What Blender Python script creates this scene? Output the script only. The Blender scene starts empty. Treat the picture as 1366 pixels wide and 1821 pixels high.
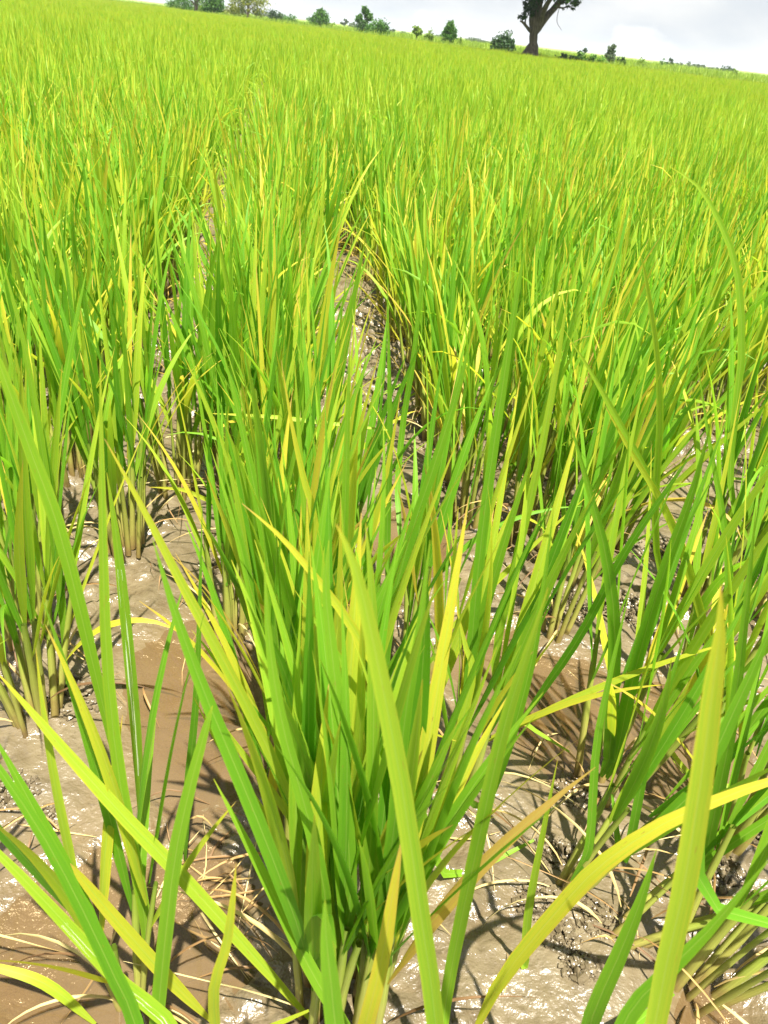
import bpy, math, random
import numpy as np
from mathutils import Vector, Matrix, Euler, Quaternion

random.seed(7)
SC = bpy.context.scene
COL = SC.collection

# ------------------------------------------------------------------ camera, world, sun, exposure
F, CX, CY = 1370.0, 683.0, 910.5
ROLL, PITCH, CAMZ = math.radians(6.64), math.radians(31.96), 1.0
cr, sr, cp, sp = math.cos(ROLL), math.sin(ROLL), math.cos(PITCH), math.sin(PITCH)
CAM = Vector((0, 0, CAMZ))
FWD = Vector((0, cp, -sp)); UP0 = Vector((0, sp, cp)); X0 = Vector((1, 0, 0))
RIGHT = X0 * cr + UP0 * sr
UPV = -X0 * sr + UP0 * cr
cd = bpy.data.cameras.new('camera'); cam = bpy.data.objects.new('camera', cd); COL.objects.link(cam)
M = Matrix((RIGHT, UPV, -FWD)).transposed().to_4x4(); M.translation = CAM
cam.matrix_world = M
cd.sensor_fit = 'VERTICAL'; cd.sensor_height = 36.0; cd.lens = 36.0 * F / 1821.0
cd.clip_start = 0.02; cd.clip_end = 5000
cd.dof.use_dof = True; cd.dof.focus_distance = 1.35; cd.dof.aperture_fstop = 15.0
SC.camera = cam

SUN_EL, SUN_AZ = math.radians(69), math.radians(158)     # azimuth clockwise from +Y: behind the camera, to its right
w = bpy.data.worlds.new('World'); SC.world = w; w.use_nodes = True
nt = w.node_tree; nt.nodes.clear()
N = nt.nodes.new; L = nt.links.new
out = N('ShaderNodeOutputWorld'); bg = N('ShaderNodeBackground'); bg.inputs['Strength'].default_value = 0.1
sky = N('ShaderNodeTexSky'); sky.sky_type = 'NISHITA'; sky.sun_disc = False
sky.sun_elevation = SUN_EL; sky.sun_rotation = SUN_AZ
sky.air_density = 1.2; sky.dust_density = 2.5; sky.ozone_density = 1.0
tc = N('ShaderNodeTexCoord')
mp = N('ShaderNodeMapping'); mp.inputs['Scale'].default_value = (1.0, 1.0, 2.6)
n1 = N('ShaderNodeTexNoise'); n1.inputs['Scale'].default_value = 2.6; n1.inputs['Detail'].default_value = 9; n1.inputs['Roughness'].default_value = 0.55
n2 = N('ShaderNodeTexNoise'); n2.inputs['Scale'].default_value = 8.0; n2.inputs['Detail'].default_value = 10; n2.inputs['Roughness'].default_value = 0.5
L(tc.outputs['Generated'], mp.inputs['Vector']); L(mp.outputs['Vector'], n1.inputs['Vector']); L(mp.outputs['Vector'], n2.inputs['Vector'])
r1 = N('ShaderNodeValToRGB'); r1.color_ramp.elements[0].position = 0.25; r1.color_ramp.elements[1].position = 0.55
r1.color_ramp.elements[0].color = (.90, .90, .90, 1); r1.color_ramp.elements[1].color = (1, 1, 1, 1)
r2 = N('ShaderNodeValToRGB'); r2.color_ramp.elements[0].position = 0.36; r2.color_ramp.elements[1].position = 0.66
r2.color_ramp.elements[0].color = (2.10, 2.24, 2.38, 1); r2.color_ramp.elements[1].color = (2.75, 2.76, 2.74, 1)
L(n1.outputs['Fac'], r1.inputs['Fac']); L(n2.outputs['Fac'], r2.inputs['Fac'])
mixs = N('ShaderNodeMix'); mixs.data_type = 'RGBA'
L(r1.outputs['Color'], mixs.inputs['Factor']); L(sky.outputs['Color'], mixs.inputs['A']); L(r2.outputs['Color'], mixs.inputs['B'])
n3 = N('ShaderNodeTexNoise'); n3.inputs['Scale'].default_value = 6.0; n3.inputs['Detail'].default_value = 8; n3.inputs['Roughness'].default_value = 0.5
mp3 = N('ShaderNodeMapping'); mp3.inputs['Scale'].default_value = (1.0, 1.0, 2.0); mp3.inputs['Location'].default_value = (3.1, 1.7, 0.4)
L(tc.outputs['Generated'], mp3.inputs['Vector']); L(mp3.outputs['Vector'], n3.inputs['Vector'])
r3 = N('ShaderNodeValToRGB'); r3.color_ramp.elements[0].position = 0.585; r3.color_ramp.elements[1].position = 0.66
L(n3.outputs['Fac'], r3.inputs['Fac'])
puff = N('ShaderNodeMix'); puff.data_type = 'RGBA'; puff.inputs['B'].default_value = (3.3, 3.28, 3.2, 1)
L(r3.outputs['Color'], puff.inputs['Factor']); L(mixs.outputs['Result'], puff.inputs['A'])
L(puff.outputs['Result'], bg.inputs['Color']); L(bg.outputs['Background'], out.inputs['Surface'])

sd = bpy.data.lights.new('sun', 'SUN'); sd.energy = 4.8; sd.angle = math.radians(0.6); sd.color = (1.0, 0.95, 0.86)
sun = bpy.data.objects.new('sun', sd); COL.objects.link(sun)
SUNDIR = Vector((math.sin(SUN_AZ) * math.cos(SUN_EL), math.cos(SUN_AZ) * math.cos(SUN_EL), math.sin(SUN_EL)))
sun.rotation_euler = SUNDIR.to_track_quat('Z', 'Y').to_euler()
sun.location = (3, -4, 9)
vs = SC.view_settings
vs.view_transform = 'Standard'; vs.look = 'None'; vs.gamma = 1; vs.use_curve_mapping = False
vs.exposure = 1.85
SC.render.engine = 'CYCLES'
cy = SC.cycles
cy.max_bounces = 8; cy.diffuse_bounces = 3; cy.glossy_bounces = 3; cy.transmission_bounces = 5; cy.transparent_max_bounces = 8
cy.use_denoising = True; cy.caustics_reflective = False; cy.caustics_refractive = False
cy.sample_clamp_indirect = 6

# ------------------------------------------------------------------ helpers
def ray(px, py):
    u, v = px - CX, CY - py
    x = u * cr - v * sr; y = u * sr + v * cr
    return X0 * x + UP0 * y + FWD * F          # depth-normalised when divided by F

def at_depth(px, py, d): return CAM + ray(px, py) * (d / F)
def at_z(px, py, z=0.0):
    r = ray(px, py); return CAM + r * ((z - CAMZ) / r.z)
def at_y(px, py, Y):
    r = ray(px, py); return CAM + r * (Y / r.y)
def to_px(p):
    q = Vector(p) - CAM
    d = q.dot(FWD)
    if d < 0.02: return None
    return CX + F * q.dot(RIGHT) / d, CY - F * q.dot(UPV) / d, d

def mesh_np(name, V, faces, mats, uv=None, smooth=True, attrs=None, fmat=None):
    """V list of 3-tuples, faces list of index tuples; uv per vertex."""
    me = bpy.data.meshes.new(name)
    me.from_pydata([tuple(v) for v in V], [], faces)
    for m in mats: me.materials.append(m)
    if smooth: me.polygons.foreach_set('use_smooth', np.ones(len(me.polygons), dtype=bool))
    if fmat is not None: me.polygons.foreach_set('material_index', np.array(fmat, dtype=np.int32))
    if uv is not None:
        lay = me.uv_layers.new(name='UVMap')
        idx = np.empty(len(me.loops), dtype=np.int32); me.loops.foreach_get('vertex_index', idx)
        lay.data.foreach_set('uv', np.array(uv, dtype=np.float32)[idx].ravel())
    if attrs:
        for k, a in attrs.items():
            at = me.attributes.new(k, 'FLOAT', 'POINT'); at.data.foreach_set('value', np.array(a, dtype=np.float32))
    me.update()
    return me

def link(name, data, parent=None, label=None, cat=None, group=None, kind=None):
    o = bpy.data.objects.new(name, data); COL.objects.link(o)
    if parent: o.parent = parent
    if label: o['label'] = label
    if cat: o['category'] = cat
    if group: o['group'] = group
    if kind: o['kind'] = kind
    return o

# numpy noise
def _hash(ix, iy, s):
    h = (ix.astype(np.int64) * 374761393 + iy.astype(np.int64) * 668265263 + s * 974711) & 0x7fffffff
    h = ((h ^ (h >> 13)) * 1274126177) & 0x7fffffff
    return ((h ^ (h >> 16)) & 0xffff) / 65535.0
def vnoise(x, y, s=0):
    ix, iy = np.floor(x), np.floor(y); fx, fy = x - ix, y - iy
    fx = fx * fx * (3 - 2 * fx); fy = fy * fy * (3 - 2 * fy)
    a, b, c, d = _hash(ix, iy, s), _hash(ix + 1, iy, s), _hash(ix, iy + 1, s), _hash(ix + 1, iy + 1, s)
    return (a * (1 - fx) + b * fx) * (1 - fy) + (c * (1 - fx) + d * fx) * fy
def fbm(x, y, s=0, o=4):
    t = 0; a = .5
    for i in range(o):
        t = t + a * vnoise(x, y, s + i * 17); x, y, a = x * 2.03, y * 2.03, a * .5
    return t / (1 - .5 ** o)
def voronoi(x, y, s=0):
    ix, iy = np.floor(x), np.floor(y)
    f1 = np.full(x.shape, 9.); f2 = np.full(x.shape, 9.); cid = np.zeros(x.shape)
    for dx in (-1, 0, 1):
        for dy in (-1, 0, 1):
            cx, cy_ = ix + dx, iy + dy
            px = cx + _hash(cx, cy_, s); py = cy_ + _hash(cx, cy_, s + 5)
            d = np.hypot(x - px, y - py)
            n = d < f1
            f2 = np.where(n, f1, np.minimum(f2, d)); cid = np.where(n, _hash(cx, cy_, s + 9), cid); f1 = np.where(n, d, f1)
    return f1, f2, cid
def sstep(a, b, x):
    t = np.clip((x - a) / (b - a), 0, 1); return t * t * (3 - 2 * t)

# ------------------------------------------------------------------ materials
def newmat(name):
    m = bpy.data.materials.new(name); m.use_nodes = True
    t = m.node_tree; t.nodes.clear()
    return m, t, t.nodes.new, t.links.new
def ramp(nn, stops, interp='LINEAR'):
    r = nn('ShaderNodeValToRGB'); cr_ = r.color_ramp; cr_.interpolation = interp
    while len(cr_.elements) < len(stops): cr_.elements.new(.5)
    for e, (p, c) in zip(cr_.elements, stops): e.position = p; e.color = (*c, 1)
    return r
def math_(nn, ll, op, a, b=None, c=None, clamp=False):
    n = nn('ShaderNodeMath'); n.operation = op; n.use_clamp = clamp
    for i, v in enumerate((a, b, c)):
        if v is None: continue
        if isinstance(v, (int, float)): n.inputs[i].default_value = v
        else: ll(v, n.inputs[i])
    return n.outputs[0]
def mixc(nn, ll, f, a, b, blend='MIX'):
    n = nn('ShaderNodeMix'); n.data_type = 'RGBA'; n.blend_type = blend
    for k, v in (('Factor', f), ('A', a), ('B', b)):
        if isinstance(v, (int, float)): n.inputs[k].default_value = v
        elif isinstance(v, tuple): n.inputs[k].default_value = (*v, 1)
        else: ll(v, n.inputs[k])
    return n.outputs['Result']

LEAF_RAMP = [(0.0, (.068, .208, .012)), (.30, (.120, .305, .015)), (.56, (.205, .385, .022)), (.74, (.345, .450, .032)),
             (.84, (.480, .480, .036)), (.93, (.560, .450, .045)), (1.0, (.500, .330, .085))]

def leaf_material(name, streak=False):
    m, t, nn, ll = newmat(name)
    out = nn('ShaderNodeOutputMaterial')
    uv = nn('ShaderNodeUVMap'); uv.uv_map = 'UVMap'
    sx = nn('ShaderNodeSeparateXYZ'); ll(uv.outputs['UV'], sx.inputs[0]); U, V = sx.outputs[0], sx.outputs[1]
    oi = nn('ShaderNodeObjectInfo')
    ao = nn('ShaderNodeAttribute'); ao.attribute_type = 'OBJECT'; ao.attribute_name = 'tone'
    ag = nn('ShaderNodeAttribute'); ag.attribute_type = 'GEOMETRY'; ag.attribute_name = 'tone'
    tone = math_(nn, ll, 'MAXIMUM', ao.outputs['Fac'], ag.outputs['Fac'])
    tone = math_(nn, ll, 'SUBTRACT', tone, 1.0)
    jit = math_(nn, ll, 'MULTIPLY_ADD', oi.outputs['Random'], .14, -.07)
    tone = math_(nn, ll, 'ADD', tone, jit)
    # fine noise along the blade
    cv = nn('ShaderNodeCombineXYZ')
    ll(math_(nn, ll, 'MULTIPLY', U, 9.0), cv.inputs[0]); ll(math_(nn, ll, 'MULTIPLY', V, 5.0), cv.inputs[1])
    ll(math_(nn, ll, 'MULTIPLY_ADD', oi.outputs['Random'], 60.0, math_(nn, ll, 'MULTIPLY', tone, 40.0)), cv.inputs[2])
    nz = nn('ShaderNodeTexNoise'); nz.inputs['Scale'].default_value = 1.0; nz.inputs['Detail'].default_value = 4
    ll(cv.outputs[0], nz.inputs['Vector'])
    nf = nz.outputs['Fac']
    # yellowing towards the tip and the margins: starts nearer the base on older (higher tone) blades
    edge = math_(nn, ll, 'ABSOLUTE', math_(nn, ll, 'MULTIPLY_ADD', U, 2.0, -1.0))
    e4 = math_(nn, ll, 'POWER', edge, 6.0)
    tipv = math_(nn, ll, 'POWER', V, 2.4)
    t2 = math_(nn, ll, 'MULTIPLY_ADD', math_(nn, ll, 'POWER', V, 26.0), .24, math_(nn, ll, 'MULTIPLY_ADD', tipv, .11, tone))
    t2 = math_(nn, ll, 'MULTIPLY_ADD', e4, .10, t2)
    t2 = math_(nn, ll, 'MULTIPLY_ADD', math_(nn, ll, 'SUBTRACT', nf, .5), .30, t2)
    rp = ramp(nn, LEAF_RAMP); ll(t2, rp.inputs['Fac'])
    col = rp.outputs['Color']
    # midrib and parallel veins
    rib = math_(nn, ll, 'LESS_THAN', edge, .07)
    col = mixc(nn, ll, math_(nn, ll, 'MULTIPLY', rib, .30), col, (.40, .50, .12))
    vein = math_(nn, ll, 'SINE', math_(nn, ll, 'MULTIPLY', U, 75.0))
    vf = math_(nn, ll, 'MULTIPLY_ADD', vein, .07, .06)
    col = mixc(nn, ll, vf, col, (.05, .12, .01))
    if streak:
        c2 = nn('ShaderNodeCombineXYZ')
        ll(math_(nn, ll, 'MULTIPLY', U, 6.0), c2.inputs[0]); ll(math_(nn, ll, 'MULTIPLY', V, 3.0), c2.inputs[1]); ll(oi.outputs['Random'], c2.inputs[2])
        n3 = nn('ShaderNodeTexNoise'); n3.inputs['Scale'].default_value = 1.3; n3.inputs['Detail'].default_value = 3; ll(c2.outputs[0], n3.inputs['Vector'])
        a = math_(nn, ll, 'MULTIPLY', math_(nn, ll, 'GREATER_THAN', V, .18), math_(nn, ll, 'LESS_THAN', V, .66))
        b = math_(nn, ll, 'MULTIPLY', math_(nn, ll, 'LESS_THAN', U, .62), math_(nn, ll, 'GREATER_THAN', U, .18))
        s_ = math_(nn, ll, 'MULTIPLY', math_(nn, ll, 'GREATER_THAN', n3.outputs['Fac'], .52), math_(nn, ll, 'MULTIPLY', a, b))
        col = mixc(nn, ll, math_(nn, ll, 'MULTIPLY', s_, .92), col, (.80, .82, .70))
    cf = nn('ShaderNodeCombineXYZ'); ll(math_(nn, ll, 'MULTIPLY', U, 14.0), cf.inputs[0]); ll(math_(nn, ll, 'MULTIPLY', V, 60.0), cf.inputs[1])
    ll(math_(nn, ll, 'MULTIPLY', oi.outputs['Random'], 90.0), cf.inputs[2])
    nfk = nn('ShaderNodeTexNoise'); nfk.inputs['Scale'].default_value = .6; nfk.inputs['Detail'].default_value = 2; ll(cf.outputs[0], nfk.inputs['Vector'])
    fk = nn('ShaderNodeMapRange'); fk.inputs[1].default_value = .70; fk.inputs[2].default_value = .78; ll(nfk.outputs['Fac'], fk.inputs[0])
    col = mixc(nn, ll, math_(nn, ll, 'MULTIPLY', fk.outputs[0], .75), col, (.30, .17, .04))
    pb = nn('ShaderNodeBsdfPrincipled'); ll(col, pb.inputs['Base Color'])
    pb.inputs['Roughness'].default_value = .52; pb.inputs['Specular IOR Level'].default_value = .28
    bp = nn('ShaderNodeBump'); bp.inputs['Strength'].default_value = .12; bp.inputs['Distance'].default_value = .001
    ll(vein, bp.inputs['Height']); ll(bp.outputs[0], pb.inputs['Normal'])
    tr = nn('ShaderNodeBsdfTranslucent')
    tcol = mixc(nn, ll, 1.0, col, (1.30, 1.42, .88), 'MULTIPLY'); ll(tcol, tr.inputs['Color'])
    mx = nn('ShaderNodeMixShader'); mx.inputs[0].default_value = .50
    ll(pb.outputs[0], mx.inputs[1]); ll(tr.outputs[0], mx.inputs[2]); ll(mx.outputs[0], out.inputs['Surface'])
    return m
M_LEAF = leaf_material('rice_leaf')
M_STREAK = leaf_material('rice_leaf_bleached', True)

def stem_material():
    m, t, nn, ll = newmat('rice_stem')
    out = nn('ShaderNodeOutputMaterial')
    uv = nn('ShaderNodeUVMap'); uv.uv_map = 'UVMap'
    sx = nn('ShaderNodeSeparateXYZ'); ll(uv.outputs['UV'], sx.inputs[0]); U, V = sx.outputs[0], sx.outputs[1]
    oi = nn('ShaderNodeObjectInfo')
    nz = nn('ShaderNodeTexNoise'); nz.inputs['Scale'].default_value = 40; nz.inputs['Detail'].default_value = 4
    geo = nn('ShaderNodeNewGeometry'); ll(geo.outputs['Position'], nz.inputs['Vector'])
    f = math_(nn, ll, 'MULTIPLY_ADD', math_(nn, ll, 'SUBTRACT', nz.outputs['Fac'], .5), .35, V)
    rp = ramp(nn, [(0, (.21, .135, .055)), (.10, (.31, .245, .07)), (.22, (.40, .40, .09)), (.55, (.33, .42, .06)), (1, (.15, .28, .02))])
    ll(f, rp.inputs['Fac'])
    vein = math_(nn, ll, 'SINE', math_(nn, ll, 'MULTIPLY', U, 70.0))
    col = mixc(nn, ll, math_(nn, ll, 'MULTIPLY_ADD', vein, .09, .09), rp.outputs['Color'], (.10, .10, .02))
    col = mixc(nn, ll, math_(nn, ll, 'MULTIPLY', oi.outputs['Random'], .35), col, (.34, .26, .07))
    pb = nn('ShaderNodeBsdfPrincipled'); ll(col, pb.inputs['Base Color']); pb.inputs['Roughness'].default_value = .45
    tr = nn('ShaderNodeBsdfTranslucent'); ll(col, tr.inputs['Color'])
    mx = nn('ShaderNodeMixShader'); mx.inputs[0].default_value = .2
    ll(pb.outputs[0], mx.inputs[1]); ll(tr.outputs[0], mx.inputs[2]); ll(mx.outputs[0], out.inputs['Surface'])
    return m
M_STEM = stem_material()

def dry_material():
    m, t, nn, ll = newmat('dry_leaf')
    out = nn('ShaderNodeOutputMaterial'); oi = nn('ShaderNodeObjectInfo'); g = nn('ShaderNodeNewGeometry')
    nz = nn('ShaderNodeTexNoise'); nz.inputs['Scale'].default_value = 25; ll(g.outputs['Position'], nz.inputs['Vector'])
    r = math_(nn, ll, 'FRACT', math_(nn, ll, 'ADD', oi.outputs['Random'], math_(nn, ll, 'MULTIPLY', g.outputs['Random Per Island'], 3.7)))
    f = math_(nn, ll, 'MULTIPLY_ADD', math_(nn, ll, 'SUBTRACT', nz.outputs['Fac'], .5), .5, r)
    rp = ramp(nn, [(0, (.13, .070, .028)), (.35, (.32, .19, .07)), (.65, (.52, .36, .13)), (1, (.55, .47, .22))]); ll(f, rp.inputs['Fac'])
    pb = nn('ShaderNodeBsdfPrincipled'); ll(rp.outputs[0], pb.inputs['Base Color']); pb.inputs['Roughness'].default_value = .6
    tr = nn('ShaderNodeBsdfTranslucent'); ll(rp.outputs[0], tr.inputs['Color'])
    mx = nn('ShaderNodeMixShader'); mx.inputs[0].default_value = .3
    ll(pb.outputs[0], mx.inputs[1]); ll(tr.outputs[0], mx.inputs[2]); ll(mx.outputs[0], out.inputs['Surface'])
    return m
M_DRY = dry_material()

def mud_material():
    m, t, nn, ll = newmat('wet_mud')
    out = nn('ShaderNodeOutputMaterial'); g = nn('ShaderNodeNewGeometry'); P = g.outputs['Position']
    def noise(s, d=5, r=.55):
        n = nn('ShaderNodeTexNoise'); n.inputs['Scale'].default_value = s; n.inputs['Detail'].default_value = d; n.inputs['Roughness'].default_value = r
        ll(P, n.inputs['Vector']); return n.outputs['Fac']
    a, b, c, d = noise(4), noise(28), noise(120), noise(420, 3)
    rp = ramp(nn, [(.30, (.062, .046, .024)), (.50, (.116, .091, .052)), (.72, (.172, .140, .086))])
    ll(math_(nn, ll, 'MULTIPLY_ADD', b, .45, math_(nn, ll, 'MULTIPLY', a, .55)), rp.inputs['Fac'])
    sx = nn('ShaderNodeSeparateXYZ'); ll(P, sx.inputs[0])
    low = nn('ShaderNodeMapRange'); low.inputs[1].default_value = -.004; low.inputs[2].default_value = -.030; ll(sx.outputs[2], low.inputs[0])
    col = mixc(nn, ll, math_(nn, ll, 'MULTIPLY', low.outputs[0], .7), rp.outputs[0], (.125, .080, .033))
    spk = math_(nn, ll, 'GREATER_THAN', c, .64)
    col = mixc(nn, ll, math_(nn, ll, 'MULTIPLY', spk, .35), col, (.05, .034, .018))
    pb = nn('ShaderNodeBsdfPrincipled'); ll(col, pb.inputs['Base Color'])
    rr = nn('ShaderNodeMapRange'); rr.inputs[1].default_value = .35; rr.inputs[2].default_value = .65; rr.inputs[3].default_value = .17; rr.inputs[4].default_value = .42
    ll(noise(9, 4), rr.inputs[0]); ll(rr.outputs[0], pb.inputs['Roughness'])
    pb.inputs['Specular IOR Level'].default_value = .6
    h = math_(nn, ll, 'ADD', math_(nn, ll, 'MULTIPLY', noise(38, 4), 1.5), math_(nn, ll, 'ADD', math_(nn, ll, 'MULTIPLY', c, .16), math_(nn, ll, 'MULTIPLY', d, .02)))
    bp = nn('ShaderNodeBump'); bp.inputs['Strength'].default_value = .75; bp.inputs['Distance'].default_value = .008
    ll(h, bp.inputs['Height']); ll(bp.outputs[0], pb.inputs['Normal'])
    ll(pb.outputs[0], out.inputs['Surface'])
    return m
M_MUD = mud_material()

def water_material():
    m, t, nn, ll = newmat('muddy_water')
    out = nn('ShaderNodeOutputMaterial'); g = nn('ShaderNodeNewGeometry')
    tr = nn('ShaderNodeBsdfTransparent'); tr.inputs[0].default_value = (.92, .82, .64, 1)
    df = nn('ShaderNodeBsdfDiffuse'); df.inputs[0].default_value = (.150, .106, .056, 1)
    m1 = nn('ShaderNodeMixShader')
    nz = nn('ShaderNodeTexNoise'); nz.inputs['Scale'].default_value = 5; nz.inputs['Detail'].default_value = 3; ll(g.outputs['Position'], nz.inputs['Vector'])
    mr = nn('ShaderNodeMapRange'); mr.inputs[1].default_value = .3; mr.inputs[2].default_value = .7; mr.inputs[3].default_value = .25; mr.inputs[4].default_value = .7
    ll(nz.outputs['Fac'], mr.inputs[0]); ll(mr.outputs[0], m1.inputs[0]); ll(tr.outputs[0], m1.inputs[1]); ll(df.outputs[0], m1.inputs[2])
    gl = nn('ShaderNodeBsdfGlossy'); gl.inputs['Roughness'].default_value = .04
    nb = nn('ShaderNodeTexNoise'); nb.inputs['Scale'].default_value = 22; ll(g.outputs['Position'], nb.inputs['Vector'])
    bp = nn('ShaderNodeBump'); bp.inputs['Strength'].default_value = .12; bp.inputs['Distance'].default_value = .004
    ll(nb.outputs['Fac'], bp.inputs['Height']); ll(bp.outputs[0], gl.inputs['Normal'])
    fr = nn('ShaderNodeFresnel'); fr.inputs['IOR'].default_value = 1.33
    m2 = nn('ShaderNodeMixShader'); ll(fr.outputs[0], m2.inputs[0]); ll(m1.outputs[0], m2.inputs[1]); ll(gl.outputs[0], m2.inputs[2])
    ll(m2.outputs[0], out.inputs['Surface'])
    return m
M_WATER = water_material()

def foliage_material(name, dark, light, trans=.3):
    m, t, nn, ll = newmat(name)
    out = nn('ShaderNodeOutputMaterial'); g = nn('ShaderNodeNewGeometry'); oi = nn('ShaderNodeObjectInfo')
    rp = ramp(nn, [(0, dark), (1, light)])
    ll(math_(nn, ll, 'FRACT', math_(nn, ll, 'ADD', g.outputs['Random Per Island'], oi.outputs['Random'])), rp.inputs['Fac'])
    pb = nn('ShaderNodeBsdfPrincipled'); ll(rp.outputs[0], pb.inputs['Base Color']); pb.inputs['Roughness'].default_value = .55
    pb.inputs['Specular IOR Level'].default_value = .3
    tr = nn('ShaderNodeBsdfTranslucent'); ll(rp.outputs[0], tr.inputs['Color'])
    mx = nn('ShaderNodeMixShader'); mx.inputs[0].default_value = trans
    ll(pb.outputs[0], mx.inputs[1]); ll(tr.outputs[0], mx.inputs[2]); ll(mx.outputs[0], out.inputs['Surface'])
    return m
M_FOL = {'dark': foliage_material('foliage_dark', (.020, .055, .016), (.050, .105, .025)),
         'mid': foliage_material('foliage_mid', (.028, .095, .010), (.080, .190, .020)),
         'light': foliage_material('foliage_light', (.085, .160, .016), (.200, .290, .040)),
         'yellow': foliage_material('foliage_yellowish', (.090, .130, .016), (.240, .250, .040)),
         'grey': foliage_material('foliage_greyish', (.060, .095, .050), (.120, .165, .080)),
         'grass': foliage_material('bank_grass', (.120, .220, .015), (.300, .390, .040), .4)}
def bark_material():
    m, t, nn, ll = newmat('bark')
    out = nn('ShaderNodeOutputMaterial'); g = nn('ShaderNodeNewGeometry')
    mp_ = nn('ShaderNodeMapping'); mp_.inputs['Scale'].default_value = (9, 9, 1.6); ll(g.outputs['Position'], mp_.inputs[0])
    nz = nn('ShaderNodeTexNoise'); nz.inputs['Scale'].default_value = 1.5; nz.inputs['Detail'].default_value = 6; ll(mp_.outputs[0], nz.inputs['Vector'])
    rp = ramp(nn, [(.3, (.045, .034, .026)), (.7, (.15, .115, .085))]); ll(nz.outputs['Fac'], rp.inputs['Fac'])
    pb = nn('ShaderNodeBsdfPrincipled'); ll(rp.outputs[0], pb.inputs['Base Color']); pb.inputs['Roughness'].default_value = .9
    bp = nn('ShaderNodeBump'); bp.inputs['Strength'].default_value = .8; bp.inputs['Distance'].default_value = .05
    ll(nz.outputs['Fac'], bp.inputs['Height']); ll(bp.outputs[0], pb.inputs['Normal']); ll(pb.outputs[0], out.inputs['Surface'])
    return m
M_BARK = bark_material()
def soil_material():
    m, t, nn, ll = newmat('grassy_earth')
    out = nn('ShaderNodeOutputMaterial'); g = nn('ShaderNodeNewGeometry')
    nz = nn('ShaderNodeTexNoise'); nz.inputs['Scale'].default_value = .6; nz.inputs['Detail'].default_value = 8; ll(g.outputs['Position'], nz.inputs['Vector'])
    rp = ramp(nn, [(.3, (.10, .17, .02)), (.7, (.20, .28, .035))]); ll(nz.outputs['Fac'], rp.inputs['Fac'])
    pb = nn('ShaderNodeBsdfPrincipled'); ll(rp.outputs[0], pb.inputs['Base Color']); pb.inputs['Roughness'].default_value = .9
    ll(pb.outputs[0], out.inputs['Surface']); return m
M_SOIL = soil_material()

# ------------------------------------------------------------------ where the rice stands
SL = 0.17                                            # the rows run along (-SL, 1)
NEAR = [  # key, x, y, tillers, height scale, spread, leaves per tiller, label
    ('A', 0.02, 0.47, 24, 1.00, .055, 3, 'largest foreground rice plant, a dense bright green fan of blades in the middle'),
    ('A2', -.05, 0.66, 19, .98, .05, 3, 'dense rice plant directly behind the largest foreground plant, yellow blades among green'),
    ('A3', -.11, 0.88, 17, .95, .05, 3, 'upright rice plant in the middle row beside the brown left puddle'),
    ('B', .15, .79, 8, .95, .045, 3, 'rice plant with pale bare stems right of the largest foreground plant'),
    ('B2', .08, 1.04, 4, .95, .045, 3, 'rice plant at the near end of the muddy central gap, yellow tipped'),
    ('C', .315, .655, 5, .80, .018, 2, 'small rice plant of few thick stems beside crumbly mud pellets'),
    ('C2', .385, .60, 4, .72, .03, 2, 'small sprawling rice shoot leaning from the pellet heap, right of the few thick stems'),
    ('D', .47, .55, 8, .92, .04, 2, 'leaning rice plant with thick stems in the lower right corner'),
    ('E', .57, .76, 8, .95, .05, 3, 'dark green rice plant on the right edge above the lower right corner'),
    ('L', .41, .86, 7, 1.0, .045, 3, 'rice plant with crossing broad blades over the right hand puddle'),
    ('F', -.225, .455, 4, .95, .02, 3, 'slim rice plant of few shoots standing in shallow water, blade bleached white'),
    ('G', -.52, .85, 12, .92, .05, 3, 'rice plant with reddish stems on the left edge above the pale wet mud'),
    ('G2', -.63, 1.03, 11, .95, .05, 3, 'rice plant on the left edge behind the one with reddish stems'),
    ('H', -.545, 1.33, 14, .95, .05, 3, 'rice plant with thick yellow-green stems left of the brown puddle'),
    ('H2', -.70, 1.27, 12, .95, .05, 3, 'rice plant on the left edge beside the thick yellow-green stems'),
    ('I', -.50, 1.58, 13, .95, .05, 3, 'rice plant with a drooping pale blade at the mouth of the left gap'),
    ('J', -.26, 1.12, 9, .92, .035, 3, 'narrow upright rice plant standing at the back of the left puddle'),
    ('J2', -.19, 1.33, 12, .97, .05, 3, 'rice plant behind the narrow upright one in the middle row'),
    ('J3', -.10, 1.20, 12, .97, .05, 3, 'rice plant in the middle row between the puddle and the muddy gap'),
    ('K', .34, 1.54, 14, .97, .055, 3, 'bushy rice plant with brown bases at the near right of the muddy gap'),
    ('K2', .43, 1.42, 12, .97, .05, 3, 'rice plant leaning right in front of the bushy one with brown bases'),
    ('K3', .37, 1.22, 5, .9, .03, 3, 'thin rice plant before the leaning one, above the glistening mud'),
    ('M', .70, 1.36, 11, .97, .05, 3, 'rice plant with splayed pale yellow stems beside glistening mud at right'),
    ('N', .82, 1.30, 8, .97, .05, 3, 'rice plant on the right edge beside the splayed pale stems'),
    ('O', .62, 1.08, 6, 1.0, .04, 3, 'rice plant with tall lime blades in front of the splayed pale stems'),
    ('P1', .12, .17, 5, 1.1, .03, 2, 'nearest rice plant, broad blurred yellow-green blade at the bottom centre'),
    ('P2', .36, .20, 5, 1.05, .03, 2, 'nearest rice plant at right, broad yellow blade with a brown tip'),
    ('P3', -.20, .19, 5, .95, .03, 2, 'nearest rice plant at left, long blades crossing the lower left corner'),
    ('P4', .72, .52, 7, .95, .04, 2, 'rice plant mostly beyond the lower right edge, dark blades leaning in'),
    ('P5', -.50, .50, 5, .75, .03, 2, 'short rice plant standing in dark water on the lower left edge'),
]
rng = random.Random(11)
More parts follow.
